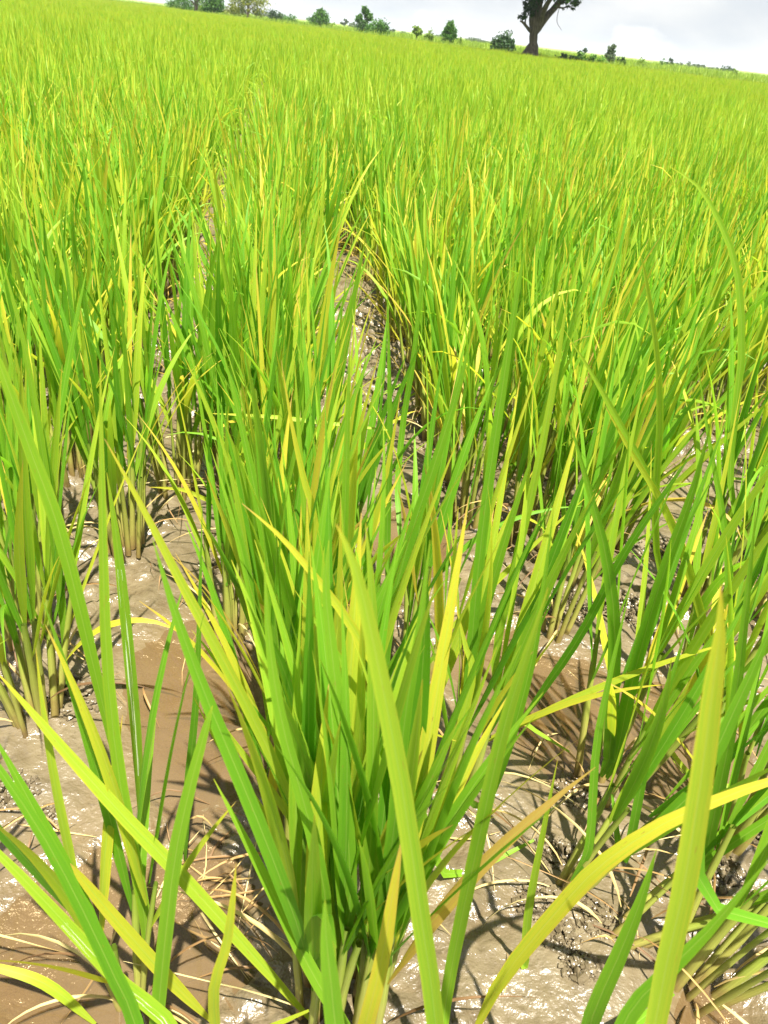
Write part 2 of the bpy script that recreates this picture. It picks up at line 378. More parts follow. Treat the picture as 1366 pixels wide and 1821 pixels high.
ROWS_L = [.09, -.07] + [-.48 - .215 * i for i in range(60)]
ROWS_R = [.53 + .235 * i for i in range(60)]
rows = []                                            # (x, y, row name, order)
def in_view(x, y, zs=(.1, .65), m=120):
    for z in zs:
        p = to_px((x, y, z))
        if p and -m < p[0] < 1366 + m and -m * 2 < p[1] < 1821 + m: return True
    return False
ORD = ['first', 'second', 'third', 'fourth', 'fifth', 'sixth', 'seventh', 'eighth', 'ninth', 'tenth', 'eleventh', 'twelfth', 'thirteenth',
       'fourteenth', 'fifteenth', 'sixteenth', 'seventeenth', 'eighteenth', 'nineteenth', 'twentieth'] 
def ordn(i):
    if i < 20: return ORD[i]
    return {20: 'twenty-first', 21: 'twenty-second', 22: 'twenty-third', 23: 'twenty-fourth', 24: 'twenty-fifth', 25: 'twenty-sixth', 26: 'twenty-seventh',
            27: 'twenty-eighth', 28: 'twenty-ninth', 29: 'thirtieth', 30: 'thirty-first', 31: 'thirty-second', 32: 'thirty-third', 33: 'thirty-fourth'}.get(i, 'far')
nearxy = [(n[1], n[2]) for n in NEAR]
YMAX = 16.0
for side, us in (('left', ROWS_L), ('right', ROWS_R)):
    for ri, u in enumerate(us):
        y = 1.3 + rng.random() * .15
        k = 0
        while y < YMAX:
            yy = y + rng.uniform(-.035, .035); xx = u - SL * yy + rng.uniform(-.04, .04)
            y += .185 if side == 'left' else .20
            if 1.4 < yy < 3.6: xx += ((-.09 if yy < 2.4 else -.05) if side == 'left' and ri == 0 else -.03 if side == 'right' and ri == 0 else 0)
            if yy >= 3.6: xx += (.05 if side == 'left' and ri == 0 else -.06 if side == 'right' and ri == 0 else 0) + (rng.uniform(-.09, .09) if ri == 0 else 0)
            if min((xx - a) ** 2 + (yy - b) ** 2 for a, b in nearxy) < .15 ** 2: continue
            if any((xx - a) ** 2 + (yy - b) ** 2 < c * c for a, b, c in ((.88, 1.95, .19), (1.44, 3.49, .2), (.62, 1.72, .13), (1.02, 2.5, .14), (.72, 1.72, .12), (1.25, 2.2, .15), (.55, 2.05, .10))): continue
            if not in_view(xx, yy): continue
            if yy < 1.65 and side == 'left' and ri < 2 and yy < 1.45: continue
            rows.append((xx, yy, side, ri, k)); k += 1
rows.sort(key=lambda r: r[0] ** 2 + r[1] ** 2)
N_IND = 300 - len(NEAR)
INDIV, FARPTS = rows[:N_IND], rows[N_IND:]
LEAFY = 2.3                                          # plants nearer than this get every blade as a part

# ------------------------------------------------------------------ ground
PUD = [at_z(330, 1180), at_z(400, 1290), at_z(1020, 1270), at_z(1230, 1290), at_z(120, 1700), at_z(870, 1160), at_z(740, 960), at_z(1260, 1790), at_z(330, 1640)]
PR = [.15, .10, .15, .14, .17, .10, .10, .09, .07]
plants_xy = [(n[1], n[2]) for n in NEAR] + [(r[0], r[1]) for r in rows if r[1] < 4.0]
PITS = None
def ground_h(x, y):
    h = .030 * (fbm(x * 2.2 + 5, y * 2.2, 1, 3) - .5) + .026 * (fbm(x * 8, y * 8, 3, 3) - .5) + .008 * (fbm(x * 32, y * 32, 5, 3) - .5)
    wx = x + .02 * (vnoise(x * 18, y * 18, 31) - .5); wy = y + .02 * (vnoise(x * 18, y * 18, 32) - .5)
    f1, f2, cid = voronoi(wx * 26, wy * 26, 21)
    mask = sstep(.43, .56, fbm(x * 3.1 + 9, y * 3.1 + 2, 41, 3) + .16 * sstep(1.5, 2.4, y))
    h = h + mask * (.013 + .009 * sstep(1.2, 2.0, y)) * (sstep(0, .35, f2 - f1) * (.35 + cid) - .5)
    for p, r in zip(PUD, PR):
        d2 = ((x - p.x) ** 2 + ((y - p.y) * .8) ** 2) / r ** 2
        h = h * (1 - .65 * np.exp(-d2 * 1.2)) - .036 * np.exp(-d2 * 1.0)
    return h
xs = np.concatenate([-np.geomspace(1.75, 500, 34)[::-1], np.arange(-1.7, 1.95, .0095), np.geomspace(2.0, 500, 34)])
ys = np.concatenate([-np.geomspace(.3, 30, 12)[::-1], np.arange(-.02, 3.5, .0095), np.geomspace(3.52, 9, 150), np.geomspace(9.3, 1400, 60)])
GX, GY = np.meshgrid(xs, ys)
GZ = ground_h(GX, GY)
cut = (np.abs(GX) < 2) & (GY < 9.2) & (GY > -.3)
GZ = np.where(cut, GZ, .02 * (fbm(GX * 2, GY * 2, 1, 2) - .5) - .004)
for px, py in plants_xy:
    d2 = (GX - px) ** 2 + (GY - py) ** 2
    if py < 3.6 and abs(px) < 1.8: GZ += .010 * np.exp(-d2 / .05 ** 2)
def grid_mesh(name, X, Y, Z, mat):
    ny, nx = X.shape
    me = bpy.data.meshes.new(name)
    co = np.stack([X, Y, Z], -1).reshape(-1, 3).astype(np.float32)
    i = np.arange(ny * nx).reshape(ny, nx)
    q = np.stack([i[:-1, :-1], i[:-1, 1:], i[1:, 1:], i[1:, :-1]], -1).reshape(-1, 4).astype(np.int32)
    me.vertices.add(len(co)); me.vertices.foreach_set('co', co.ravel())
    me.loops.add(q.size); me.loops.foreach_set('vertex_index', q.ravel())
    me.polygons.add(len(q)); me.polygons.foreach_set('loop_start', np.arange(0, q.size, 4, dtype=np.int32))
    me.polygons.foreach_set('use_smooth', np.ones(len(q), dtype=bool))
    me.materials.append(mat); me.update(calc_edges=True); me.validate()
    return me
link('mud_ground', grid_mesh('mud_ground', GX, GY, GZ, M_MUD), kind='structure')
WX, WY = np.meshgrid(np.linspace(-1.7, 1.9, 3), np.linspace(-.2, 8.8, 3))
link('puddle_water', grid_mesh('puddle_water', WX, WY, WX * 0 - .019, M_WATER), kind='structure')
def gz(x, y):
    i = min(max(int(np.searchsorted(ys, y)), 1), len(ys) - 1); j = min(max(int(np.searchsorted(xs, x)), 1), len(xs) - 1)
    return float(GZ[i, j])

# crumbly mud pellets pushed up round the stems and holes
def ico():
    import bmesh
    b = bmesh.new(); bmesh.ops.create_icosphere(b, subdivisions=1, radius=1)
    V = np.array([v.co[:] for v in b.verts]); Fc = [tuple(v.index for v in f.verts) for f in b.faces]; b.free(); return V, Fc
IV, IF = ico()
PV, PF = [], []
prng = np.random.RandomState(5)
def heap(px, py, r, n, hgt):
    c = at_z(px, py)
    for _ in range(n):
        a = prng.rand() * 6.283; q = r * math.sqrt(prng.rand())
        x, y = c.x + q * math.cos(a) * (1 + .4 * prng.rand()), c.y + q * math.sin(a)
        s = .0016 * math.exp(prng.rand() * 1.25)
        z = gz(x, y) + hgt * (1 - q / r) * prng.rand() + s * .1
        sc = s * prng.uniform(.6, 1.5, 3); off = len(PV) * 0
        base = sum(len(v) for v in PV)
        PV.append(IV * (1 + 1.0 * (prng.rand(len(IV), 1) - .5)) * sc + np.array([x, y, z]))
        PF.extend([tuple(i + base for i in f) for f in IF])
for a in [(p, q, r_, int(n_ * 1.9), h_) for p, q, r_, n_, h_ in [(995, 1513, .030, 110, .02), (963, 1603, .028, 130, .018), (999, 1666, .022, 90, .016), (1030, 1721, .022, 80, .015), (1069, 1635, .03, 90, .012),
          (1026, 1395, .035, 90, .012), (1340, 1470, .045, 160, .02), (1277, 1556, .03, 90, .015), (25, 1405, .03, 70, .012), (85, 1445, .016, 40, .014),
          (125, 1240, .06, 130, .015), (1010, 1080, .05, 110, .015), (1110, 1085, .05, 110, .015), (790, 850, .07, 120, .015), (380, 1005, .03, 60, .012), (1180, 980, .06, 110, .015)]]: heap(*a)
pv = np.concatenate(PV)
link('mud_pellets', mesh_np('mud_pellets', pv, PF, [M_MUD], smooth=False), kind='stuff')

# ------------------------------------------------------------------ rice blades
def wprof(v):
    if v < .3: return .28 + .72 * math.sin(v / .3 * math.pi / 2)
    return max(0.0, (1 - ((v - .3) / .7) ** 1.9))
def blade(path, width, side_of, segs=10, fold=.18, strips=2):
    """path: function v -> (point, tangent); side_of: function v, tangent -> width direction. Returns V, F, UV."""
    V, Fc, UV = [], [], []
    for i in range(segs + 1):
        v = i / segs; p, t = path(v); s = side_of(v, t); n = s.cross(t).normalized(); hw = max(width * .5 * wprof(v), .0002)
        if strips == 2:
            V += [p - s * hw + n * hw * fold * 2, p, p + s * hw + n * hw * fold * 2]; UV += [(0, v), (.5, v), (1, v)]
        else:
            V += [p - s * hw, p + s * hw]; UV += [(0, v), (1, v)]
    k = strips + 1
    for i in range(segs):
        for j in range(strips):
            a = i * k + j; Fc.append((a, a + 1, a + 1 + k, a + k))
    return V, Fc, UV
def bent_path(L_, bend, curl=1.6, side=0.0):
    """blade rising along +Z and bending towards +X by bend radians in all."""
    pts = [Vector((0, 0, 0))]; tans = [Vector((0, 0, 1))]; n = 24
    for i in range(n):
        v = (i + 1) / n; a = bend * v ** curl
        t = Vector((math.sin(a), side * v, math.cos(a))).normalized(); pts.append(pts[-1] + t * (L_ / n)); tans.append(t)
    def f(v):
        x = v * n; i = min(int(x), n - 1); q = x - i
        return pts[i].lerp(pts[i + 1], q), tans[i].lerp(tans[i + 1], q).normalized()
    return f
def twist_side(tw0, tw1):
    def s(v, t):
        a = tw0 + (tw1 - tw0) * v; y = Vector((0, 1, 0)); b = t.cross(y).normalized(); y = b.cross(t).normalized()
        return (y * math.cos(a) + b * math.sin(a)).normalized()
    return s
lr = random.Random(3)
LIB = {'straight': [], 'arch': [], 'droop': []}
for kind, lo, hi, cnt in (('straight', .04, .22, 14), ('arch', .30, .75, 12), ('droop', 1.1, 1.9, 8)):
    for i in range(cnt):
        V, Fc, UV = blade(bent_path(.45, lr.uniform(lo, hi), lr.uniform(1.3, 2.6), lr.uniform(-.10, .10)), .015, twist_side(lr.uniform(-.5, .5), lr.uniform(-1.1, 1.1)), 10, lr.uniform(.08, .25))
        LIB[kind].append(mesh_np('leaf', V, Fc, [M_LEAF], UV))
DRYLIB = []
for i in range(10):
    V, Fc, UV = blade(bent_path(.26, lr.uniform(1.2, 2.6), lr.uniform(.7, 1.5), lr.uniform(-.6, .6)), lr.uniform(.003, .006), twist_side(0, lr.uniform(-3, 3)), 10, .5)
    DRYLIB.append(mesh_np('dry_leaf', V, Fc, [M_DRY], UV))
def tube(path, rad, segs=7, ns=7, flat=.75):
    V, Fc, UV = [], [], []
    for i in range(segs + 1):
        v = i / segs; p, t = path(v); b = t.cross(Vector((0, 1, 0))).normalized(); y = b.cross(t).normalized(); r = rad(v)
        for j in range(ns):
            a = 2 * math.pi * j / ns; V.append(p + b * math.cos(a) * r * flat + y * math.sin(a) * r); UV.append((j / ns, v))
    for i in range(segs):
        for j in range(ns):
            a, b_ = i * ns + j, i * ns + (j + 1) % ns; Fc.append((a, b_, b_ + ns, a + ns))
    return V, Fc, UV
def till_rad(v):
    return (.0070 - .0030 * v) * (1.12 if .44 < v < .52 or .72 < v < .78 else 1.0) * (1.0 if v > .02 else 1.08)
TILLIB = []
for i in range(8):
    V, Fc, UV = tube(bent_path(.27, lr.uniform(-.12, .12), 1.2, lr.uniform(-.06, .06)), till_rad, 9, 6)
    TILLIB.append(mesh_np('tiller', V, Fc, [M_STEM], UV))
TILLIB_L = [m.copy() for m in TILLIB]

def pick_tone(r, old=0.0):
    q = r.random()
    if q < .54: t = r.uniform(.16, .52)
    elif q < .90: t = r.uniform(.48, .72)
    elif q < .975: t = r.uniform(.66, .82)
    else: t = r.uniform(.78, .86)
    return min(.97, t + old)
def plan_plant(r, tillers, hs, spread, lpt, lean=(0, 0), dry=7, tight=1.0, old=3, wide=1.0, stiff=0.0):
    """what a plant is made of: lists of (kind, matrix, scale-length, scale-width, tone, key)."""
    items = []
    for k in range(tillers):
        a = 2 * math.pi * (k / tillers + r.uniform(-.04, .04)); q = spread * math.sqrt(r.random())
        base = Vector((q * math.cos(a), q * math.sin(a), -.012))
        tilt = (r.uniform(.02, .10) + q / spread * r.uniform(.02, .16)) * tight
        R = Euler((0, tilt, a), 'XYZ').to_matrix() ; 
        R = (Matrix.Rotation(lean[0], 3, 'Y') @ Matrix.Rotation(lean[1], 3, 'X') @ Matrix.Rotation(a, 3, 'Z') @ Matrix.Rotation(tilt, 3, 'Y'))
        th = r.uniform(.75, 1.15) * hs; tw = r.uniform(.75, 1.25)
        spin = Matrix.Rotation(r.uniform(0, 6.28), 3, 'Z')
        items.append(('tiller', base, R @ spin, Vector((tw, tw, th)), 0, r.randrange(8)))
        axis = R @ Vector((0, 0, 1)); ph = r.uniform(0, 6.28)
        for j in range(lpt):
            fr = [1.0, .86, .66, .5][j] * r.uniform(.94, 1.0)
            p = base + axis * (.27 * th * fr)
            az = ph + j * math.pi + r.uniform(-.5, .5)
            off = r.uniform(.03, .10) + .08 * j
            LL = hs * [r.uniform(.75, 1.05), r.uniform(.8, 1.1), r.uniform(.6, .95), r.uniform(.4, .7)][j]
            WW = r.uniform(.65, 1.12) * wide
            kk = 'straight' if r.random() < [.80, .66, .5, .3][j] + stiff else ('arch' if r.random() < .85 else 'droop')
            Rl = R @ Matrix.Rotation(az, 3, 'Z') @ Matrix.Rotation(off, 3, 'Y')
            items.append((kk, p, Rl, Vector((WW, WW, LL)), pick_tone(r, .10 * (j >= 2)), r.randrange(100)))
    for k in range(old if dry else 1):                           # old, thin, yellowed blades arching out lower down
        a = r.uniform(0, 6.28); p = Vector((spread * math.cos(a), spread * math.sin(a), r.uniform(.10, .26) * hs))
        Rl = Matrix.Rotation(a + r.uniform(-.5, .5), 3, 'Z') @ Matrix.Rotation(r.uniform(.3, .7), 3, 'Y')
        items.append(('arch' if r.random() < .7 else 'droop', p, Rl, Vector((r.uniform(.3, .6), 1, r.uniform(.5, .95))), r.uniform(.74, .90), r.randrange(100)))
    for k in range(dry):
        a = r.uniform(0, 6.28); q = spread * r.uniform(.5, 1.1)
        Rl = Matrix.Rotation(a + r.uniform(-.4, .4), 3, 'Z') @ Matrix.Rotation(r.uniform(.1, .8), 3, 'Y')
        s = r.uniform(.5, 1.0)
        items.append(('dry', Vector((q * math.cos(a), q * math.sin(a), r.uniform(0, .06))), Rl, Vector((r.uniform(.6, 1.1), 1, s)), 0, r.randrange(10)))
    return items
def item_mesh(kind, key):
    if kind == 'tiller': return TILLIB[key % len(TILLIB)]
    if kind == 'dry': return DRYLIB[key % len(DRYLIB)]
    return LIB[kind][key % len(LIB[kind])]
PNAME = {'tiller': 'stem', 'dry': 'dry_leaf'}
def mat4(p, R, s): 
    m = R.to_4x4() @ Matrix.Diagonal((s.x, s.y, s.z, 1)); m.translation = p; return m
def build_plant_parts(x, y, items, label, group, heading=0):
    root = link('rice_plant', None, None, label, 'rice plant', group); root.location = (x, y, gz(x, y)); root.rotation_euler = (0, 0, heading)
    for kind, p, R, s, tone, key in items:
        o = bpy.data.objects.new(PNAME.get(kind, 'leaf'), item_mesh(kind, key)); COL.objects.link(o); o.parent = root
        o.matrix_local = mat4(p, R, s)
        if tone: o['tone'] = 1.0 + tone
    return root
GROUP = 'rice plants growing in rows in the muddy field'

plants = {}
pr = random.Random(21)
for key, x, y, nt_, hs, spread, lpt, label in NEAR:
    lean = (0, 0)
    if key == 'C': lean = (.20, 0)
    if key == 'K2': lean = (.06, 0)
    if key == 'D': lean = (.15, .05)
    if key == 'C2': lean = (.5, 0)
    if key in ('A', 'A2'): lean = (-.01, .03)
    if key == 'B': lean = (.03, 0)
    it = plan_plant(pr, nt_, hs * pr.uniform(.95, 1.05), spread, lpt, lean, dry=6, tight=(.24 if key in ('A', 'A2', 'A3') else .6) if key in ('A', 'A2', 'A3', 'B', 'B2', 'J', 'J2', 'J3') else 1.0, old=0 if key[0] in 'PCDF' or key in ('A', 'A2') else 2, wide=1.22 if key in ('A', 'A2', 'A3') else 1.0, stiff=.45 if key in ('A', 'A2', 'A3', 'B') else .12)
    if key.startswith('P') and key not in ('P4', 'P5'):       # only a few low blades besides the modelled ones
        it = [i for i in it if i[0] in ('tiller', 'dry')]
    plants[key] = build_plant_parts(x, y, it, label, GROUP)
placed = [(n[1], n[2], plants[n[0]]) for n in NEAR]

# ------------------------------------------------------------------ blades read one by one from the photograph: (points base->tip, width px, tone, plant, streaked, lean)
HERO = [
 ([(775, 1821), (752, 1650), (715, 1400), (668, 1160), (632, 1010), (598, 932)], 60, .72, 'P1', 0, 0.0),
 ([(850, 1800), (792, 1580), (735, 1400), (660, 1260), (590, 1150), (525, 1050)], 36, .50, 'P1', 0, .15),
 ([(1165, 1821), (1212, 1600), (1245, 1400), (1268, 1220), (1280, 1130), (1282, 1040)], 66, .79, 'P2', 0, 0.0),
 ([(800, 1740), (850, 1500), (895, 1300), (935, 1170), (975, 1045)], 52, .48, 'P1', 0, 0.1),
 ([(1110, 1821), (1180, 1735), (1265, 1650), (1375, 1520)], 46, .38, 'P2', 0, 0.0),
 ([(838, 1850), (890, 1745), (1000, 1610), (1080, 1530), (1200, 1455), (1366, 1390), (1450, 1375)], 34, .82, 'C', 0, 0.0),
 ([(1050, 1821), (1105, 1690), (1140, 1600), (1168, 1510)], 40, .40, 'D', 0, 0.0),
 ([(300, 1821), (220, 1752), (110, 1635), (0, 1520), (-90, 1440)], 34, .60, 'P3', 1, 0.0),
 ([(240, 1821), (205, 1740), (148, 1620), (82, 1495), (0, 1370), (-60, 1290)], 40, .30, 'P3', 0, 0.0),
 ([(375, 1815), (300, 1740), (215, 1645), (150, 1568), (125, 1535)], 42, .80, 'P3', 0, .1),
 ([(455, 1705), (320, 1555), (230, 1462), (130, 1352), (60, 1270), (-10, 1190)], 30, .70, 'F', 0, 0.0),
 ([(280, 1810), (305, 1570), (332, 1426), (365, 1300), (378, 1255)], 38, .50, 'F', 0, 0.0),
 ([(252, 1600), (215, 1400), (190, 1180), (182, 900), (178, 640)], 33, .56, 'F', 0, 0.0),
 ([(262, 1580), (245, 1330), (226, 1120), (208, 960), (190, 840)], 28, .58, 'F', 1, .1),
 ([(222, 1420), (170, 1200), (110, 960), (50, 790), (0, 650), (-40, 560)], 36, .50, 'F', 0, 0.1),
 ([(485, 1350), (400, 1180), (330, 1050), (255, 905), (186, 780)], 30, .74, 'A', 0, 0.1),
 ([(455, 930), (405, 815), (365, 715), (328, 635)], 17, .70, 'J', 0, 0.1),
 ([(490, 1540), (430, 1390), (365, 1235), (312, 1090), (272, 960)], 36, .36, 'A', 0, 0.0),
 ([(620, 1620), (560, 1505), (470, 1390), (405, 1305), (345, 1212)], 26, .72, 'A', 0, .2),
 ([(580, 1680), (530, 1560), (465, 1440), (395, 1335), (345, 1240)], 24, .68, 'A', 0, .2),
 ([(610, 1821), (555, 1730), (500, 1620), (440, 1500), (380, 1385)], 32, .42, 'P3', 0, 0.0),
 ([(690, 1240), (632, 1123), (564, 1030), (500, 955), (430, 895)], 24, .82, 'A', 0, .1),
 ([(565, 1080), (560, 930), (540, 850), (520, 760), (500, 640)], 18, .86, 'A2', 0, .1),
 ([(560, 1180), (545, 950), (532, 780), (524, 640)], 20, .52, 'A2', 0, .1),
 ([(830, 1250), (848, 1040), (866, 880), (892, 700), (918, 530), (938, 420)], 30, .34, 'B', 0, .1),
 ([(880, 1180), (905, 1050), (945, 880), (978, 720), (998, 600), (1010, 520)], 23, .70, 'L', 0, .1),
 ([(690, 1120), (725, 970), (775, 820), (815, 690), (838, 600)], 28, .40, 'B', 0, .1),
 ([(690, 900), (694, 780), (692, 660), (690, 520)], 17, .32, 'B2', 0, .1),
 ([(716, 760), (735, 640), (750, 500), (760, 420)], 15, .36, 'B2', 0, .1),
 ([(1215, 980), (1160, 860), (1095, 740), (1050, 660), (1002, 585)], 19, .68, 'O', 0, .1),
 ([(1300, 800), (1318, 640), (1312, 490), (1280, 395), (1240, 330), (1190, 296)], 17, .60, 'N', 0, .1),
 ([(1166, 900), (1174, 760), (1170, 640), (1150, 500), (1138, 450)], 18, .66, 'O', 0, .1),
 ([(1100, 1330), (1130, 1190), (1180, 1020), (1230, 880), (1268, 740)], 36, .38, 'L', 0, .1),
 ([(1085, 1330), (1094, 1140), (1080, 1000), (1050, 880), (1008, 730)], 34, .34, 'L', 0, .1),
 ([(915, 1300), (975, 1215), (1035, 1125), (1110, 985), (1180, 880), (1235, 800)], 26, .26, 'B', 0, .2),
 ([(1262, 1150), (1222, 1005), (1180, 900), (1120, 800), (1075, 720)], 21, .66, 'O', 0, .1),
 ([(1288, 1230), (1296, 1030), (1284, 910), (1262, 790), (1240, 640)], 20, .42, 'E', 0, .1),
 ([(1330, 1500), (1245, 1390), (1165, 1298), (1085, 1205)], 15, .80, 'E', 0, 0.0),
 ([(1240, 1430), (1290, 1300), (1340, 1190), (1400, 1050)], 38, .30, 'P4', 0, 0.0),
 ([(1260, 1500), (1300, 1300), (1325, 1100), (1345, 900)], 30, .36, 'E', 0, 0.0),
 ([(170, 1821), (85, 1752), (0, 1722), (-60, 1712)], 22, .74, 'P3', 0, 0.0),
 ([(650, 1821), (680, 1700), (700, 1580), (716, 1485)], 40, .86, 'A', 0, 0.0),
 ([(380, 1770), (403, 1680), (414, 1600), (420, 1535)], 24, .82, 'A', 0, 0.0),
 ([(600, 1850), (588, 1740), (580, 1660), (578, 1600)], 52, .44, 'P1', 0, 0.0),
 ([(870, 1870), (905, 1790), (940, 1620), (966, 1480), (992, 1350)], 20, .56, 'P1', 0, 0.0),
 ([(560, 750), (490, 742), (430, 738), (368, 735)], 10, .66, 'J2', 0, .1),
 ([(360, 885), (330, 872), (300, 868), (262, 866)], 10, .76, 'I', 0, .1),
 ([(620, 1500), (600, 1250), (580, 1060), (585, 960)], 34, .44, 'A', 0, 0.0),
 ([(560, 1500), (505, 1300), (480, 1150), (470, 1000)], 32, .38, 'A', 0, 0.0),
 ([(700, 1480), (720, 1280), (745, 1130), (765, 960)], 34, .42, 'A', 0, 0.0),
 ([(740, 1500), (770, 1260), (800, 1080), (815, 900)], 32, .62, 'B', 0, 0.0),
 ([(660, 1480), (665, 1250), (662, 1060), (650, 930)], 34, .50, 'A', 0, 0.0),
 ([(640, 1150), (655, 980), (690, 830), (712, 700)], 20, .78, 'A2', 0, 0.1),
 ([(500, 1180), (470, 960), (430, 760), (395, 620)], 30, .40, 'A2', 0, 0.1),
 ([(470, 1200), (445, 1040), (420, 880), (380, 740)], 24, .54, 'A3', 0, 0.1),
 ([(600, 1160), (612, 950), (618, 760), (622, 610)], 24, .44, 'A2', 0, 0.1),
 ([(760, 1080), (766, 950), (762, 850), (757, 800)], 16, .80, 'B2', 0, 0.1),
 ([(810, 1330), (840, 1200), (828, 1150), (812, 1080)], 20, .72, 'B', 0, 0.0),
 ([(900, 1340), (940, 1200), (962, 1080), (985, 900)], 24, .34, 'B', 0, 0.0),
 ([(1050, 1480), (1060, 1330), (1085, 1200), (1120, 1050)], 22, .34, 'C', 0, 0.0),
 ([(1120, 1500), (1150, 1350), (1190, 1220), (1230, 1090)], 22, .30, 'L', 0, 0.0),
 ([(100, 1000), (75, 800), (40, 600), (0, 450)], 22, .52, 'G', 0, 0.1),
 ([(120, 1180), (80, 1150), (30, 1120), (-30, 1090)], 14, .62, 'G', 0, 0.1),
 ([(330, 1530), (335, 1400), (350, 1230), (360, 900)], 22, .30, 'F', 0, 0.1),
]
def catmull(P):
    P = [P[0] * 2 - P[1]] + P + [P[-1] * 2 - P[-2]]; n = len(P) - 3
    def f(v):
        x = min(v, .9999) * n; i = int(x); t = x - i; a, b, c, d = P[i:i + 4]
        p = .5 * ((2 * b) + (c - a) * t + (2 * a - 5 * b + 4 * c - d) * t * t + (3 * b - a - 3 * c + d) * t ** 3)
        q = .5 * ((c - a) + 2 * (2 * a - 5 * b + 4 * c - d) * t + 3 * (3 * b - a - 3 * c + d) * t * t)
        return p, q.normalized()
    return f
hr = random.Random(77)
for pts, wpx, tone, key, streak, lean in HERO:
    root = plants[key]; base = Vector(root.location)
    wm = .0160 if wpx > 26 else .0135
    if wpx < 12: wm = .009
    dm = F * wm / wpx; wm *= .80 if key in ('P1', 'P2') else .88
    lim = {'A': .53, 'A2': .74, 'B': .74, 'F': .68}.get(key, 9)
    if key[0] != 'P':
        lo_ = .76 * (base.y * .85 + .345)
        if dm < lo_ and key not in ('A', 'A2', 'B', 'F'): dm = lo_; wm = min(.021, wpx * dm / F * .92)
    if dm > lim: dm = lim; wm = wpx * dm / F * .95
    pm = at_depth(*pts[len(pts) // 2], dm)                     # real blade width and its size in the photograph give its distance
    P3 = []
    for q in pts:
        r = ray(*q)                                            # the blade stands in a slightly leaning upright plane through that point
        t = (pm.y + lean * (CAMZ - pm.z)) / (r.y + lean * r.z) if abs(r.y + lean * r.z) > 1e-6 else dm / F
        P3.append(CAM + r * t)
    d0 = P3[0] - base; hd = Vector((d0.x, d0.y, 0))
    if P3[0].z > .12:                                          # carry the blade down into its clump
        c = min(1.0, .07 / max(hd.length, 1e-6)) if hd.length > .07 else .8
        foot = Vector((base.x + hd.x * c, base.y + hd.y * c, max(.05, P3[0].z - .24)))
        t0 = (P3[0] - P3[1]).normalized(); ds = (foot - P3[0]).length
        if ds < .6 and t0.dot((foot - P3[0]).normalized()) > .45:
            mid = (P3[0] + t0 * ds * .5).lerp(P3[0].lerp(foot, .5), .45)
            P3 = [foot, mid] + P3
        else: P3 = [P3[0] + t0 * .14] + P3
    for p in P3: p.z = max(p.z, gz(p.x, p.y) + .01)
    f = catmull(P3); roll_ = hr.uniform(-.5, .5)
    def side(v, t, f=f, roll_=roll_):
        vd = (CAM - f(v)[0]).normalized(); s = t.cross(vd).normalized(); n = s.cross(t)
        a = roll_ * (1 - .6 * v); return (s * math.cos(a) + n * math.sin(a)).normalized()
    V, Fc, UV = blade(f, wm, side, 14, .12)
    o = link('leaf', mesh_np('leaf', [v - base for v in V], Fc, [M_STREAK if streak else M_LEAF], UV), root)
    o['tone'] = 1.0 + tone - (.06 if tone > .66 else 0)
    if streak: o['label'] = 'green blade with white bleached streaks'

# rotting straw and loose dead blades on the mud
SV, SF, SU = [], [], []
def straw(px, py, spread, n):
    for _ in range(int(n * .22)):
        c = at_z(px + hr.gauss(0, spread), py + hr.gauss(0, spread)); a = hr.uniform(0, 6.28); L_ = hr.uniform(.04, .16); d = Vector((math.cos(a), math.sin(a), 0)) * L_ * .5
        k = Vector((-d.y, d.x, 0)) * hr.uniform(-.25, .25); P = [c - d, c + k, c + d]
        for i_, p in enumerate(P): p.z = gz(p.x, p.y) + (hr.uniform(.004, .035) if i_ == 1 or hr.random() < .3 else .002)
        f = catmull(P); V, Fc, UV = blade(f, hr.uniform(.0012, .0042), lambda v, t: t.cross(Vector((0, .1, 1))).normalized(), 6, .3)
        b = len(SV); SV.extend(V); SF.extend([tuple(i + b for i in q) for q in Fc]); SU.extend(UV)
for a in [(390, 1560, 45, 60), (350, 1480, 40, 30), (420, 1680, 40, 30), (330, 860, 30, 25), (300, 1000, 50, 16), (250, 1700, 60, 20), (790, 1450, 35, 22), (900, 1000, 40, 26), (1160, 1600, 60, 22), (640, 650, 50, 30),
          (690, 800, 60, 30), (1010, 1290, 60, 16), (1250, 1100, 60, 18), (130, 1230, 50, 20), (60, 1500, 60, 14), (1000, 1700, 80, 14), (620, 460, 16, 20), (600, 330, 10, 20)]: straw(*a)
link('straw_litter', mesh_np('straw_litter', SV, SF, [M_DRY], SU), kind='stuff')
# a shoot knocked flat across the gap
fb = at_z(885, 660, .02)
flat = link('rice_plant', None, None, 'flattened rice shoot with green blades lying across the muddy central gap', 'rice plant', GROUP); flat.location = (fb.x, fb.y, gz(fb.x, fb.y))
FLAT = [((640, 725), .03, .62), ((650, 712), .05, .5), ((700, 690), .06, .62), ((690, 740), .02, .72), ((730, 650), .08, .5), ((655, 745), .02, .68), ((760, 640), .10, .45), ((720, 760), .03, .6), ((780, 700), .06, .74)]
for q, z, tone in FLAT:
    e = at_z(q[0], q[1], z); b0 = fb + Vector((hr.uniform(-.02, .02), hr.uniform(-.03, .03), .03)); m_ = b0.lerp(e, .5) + Vector((0, 0, hr.uniform(.02, .07)))
    f = catmull([b0, m_, e]); V, Fc, UV = blade(f, hr.uniform(.009, .013), lambda v, t: t.cross(Vector((0, -.5, 1))).normalized(), 8, .15)
    o = link('leaf', mesh_np('leaf', [v - flat.location for v in V], Fc, [M_LEAF], UV), flat); o['tone'] = 1.0 + tone

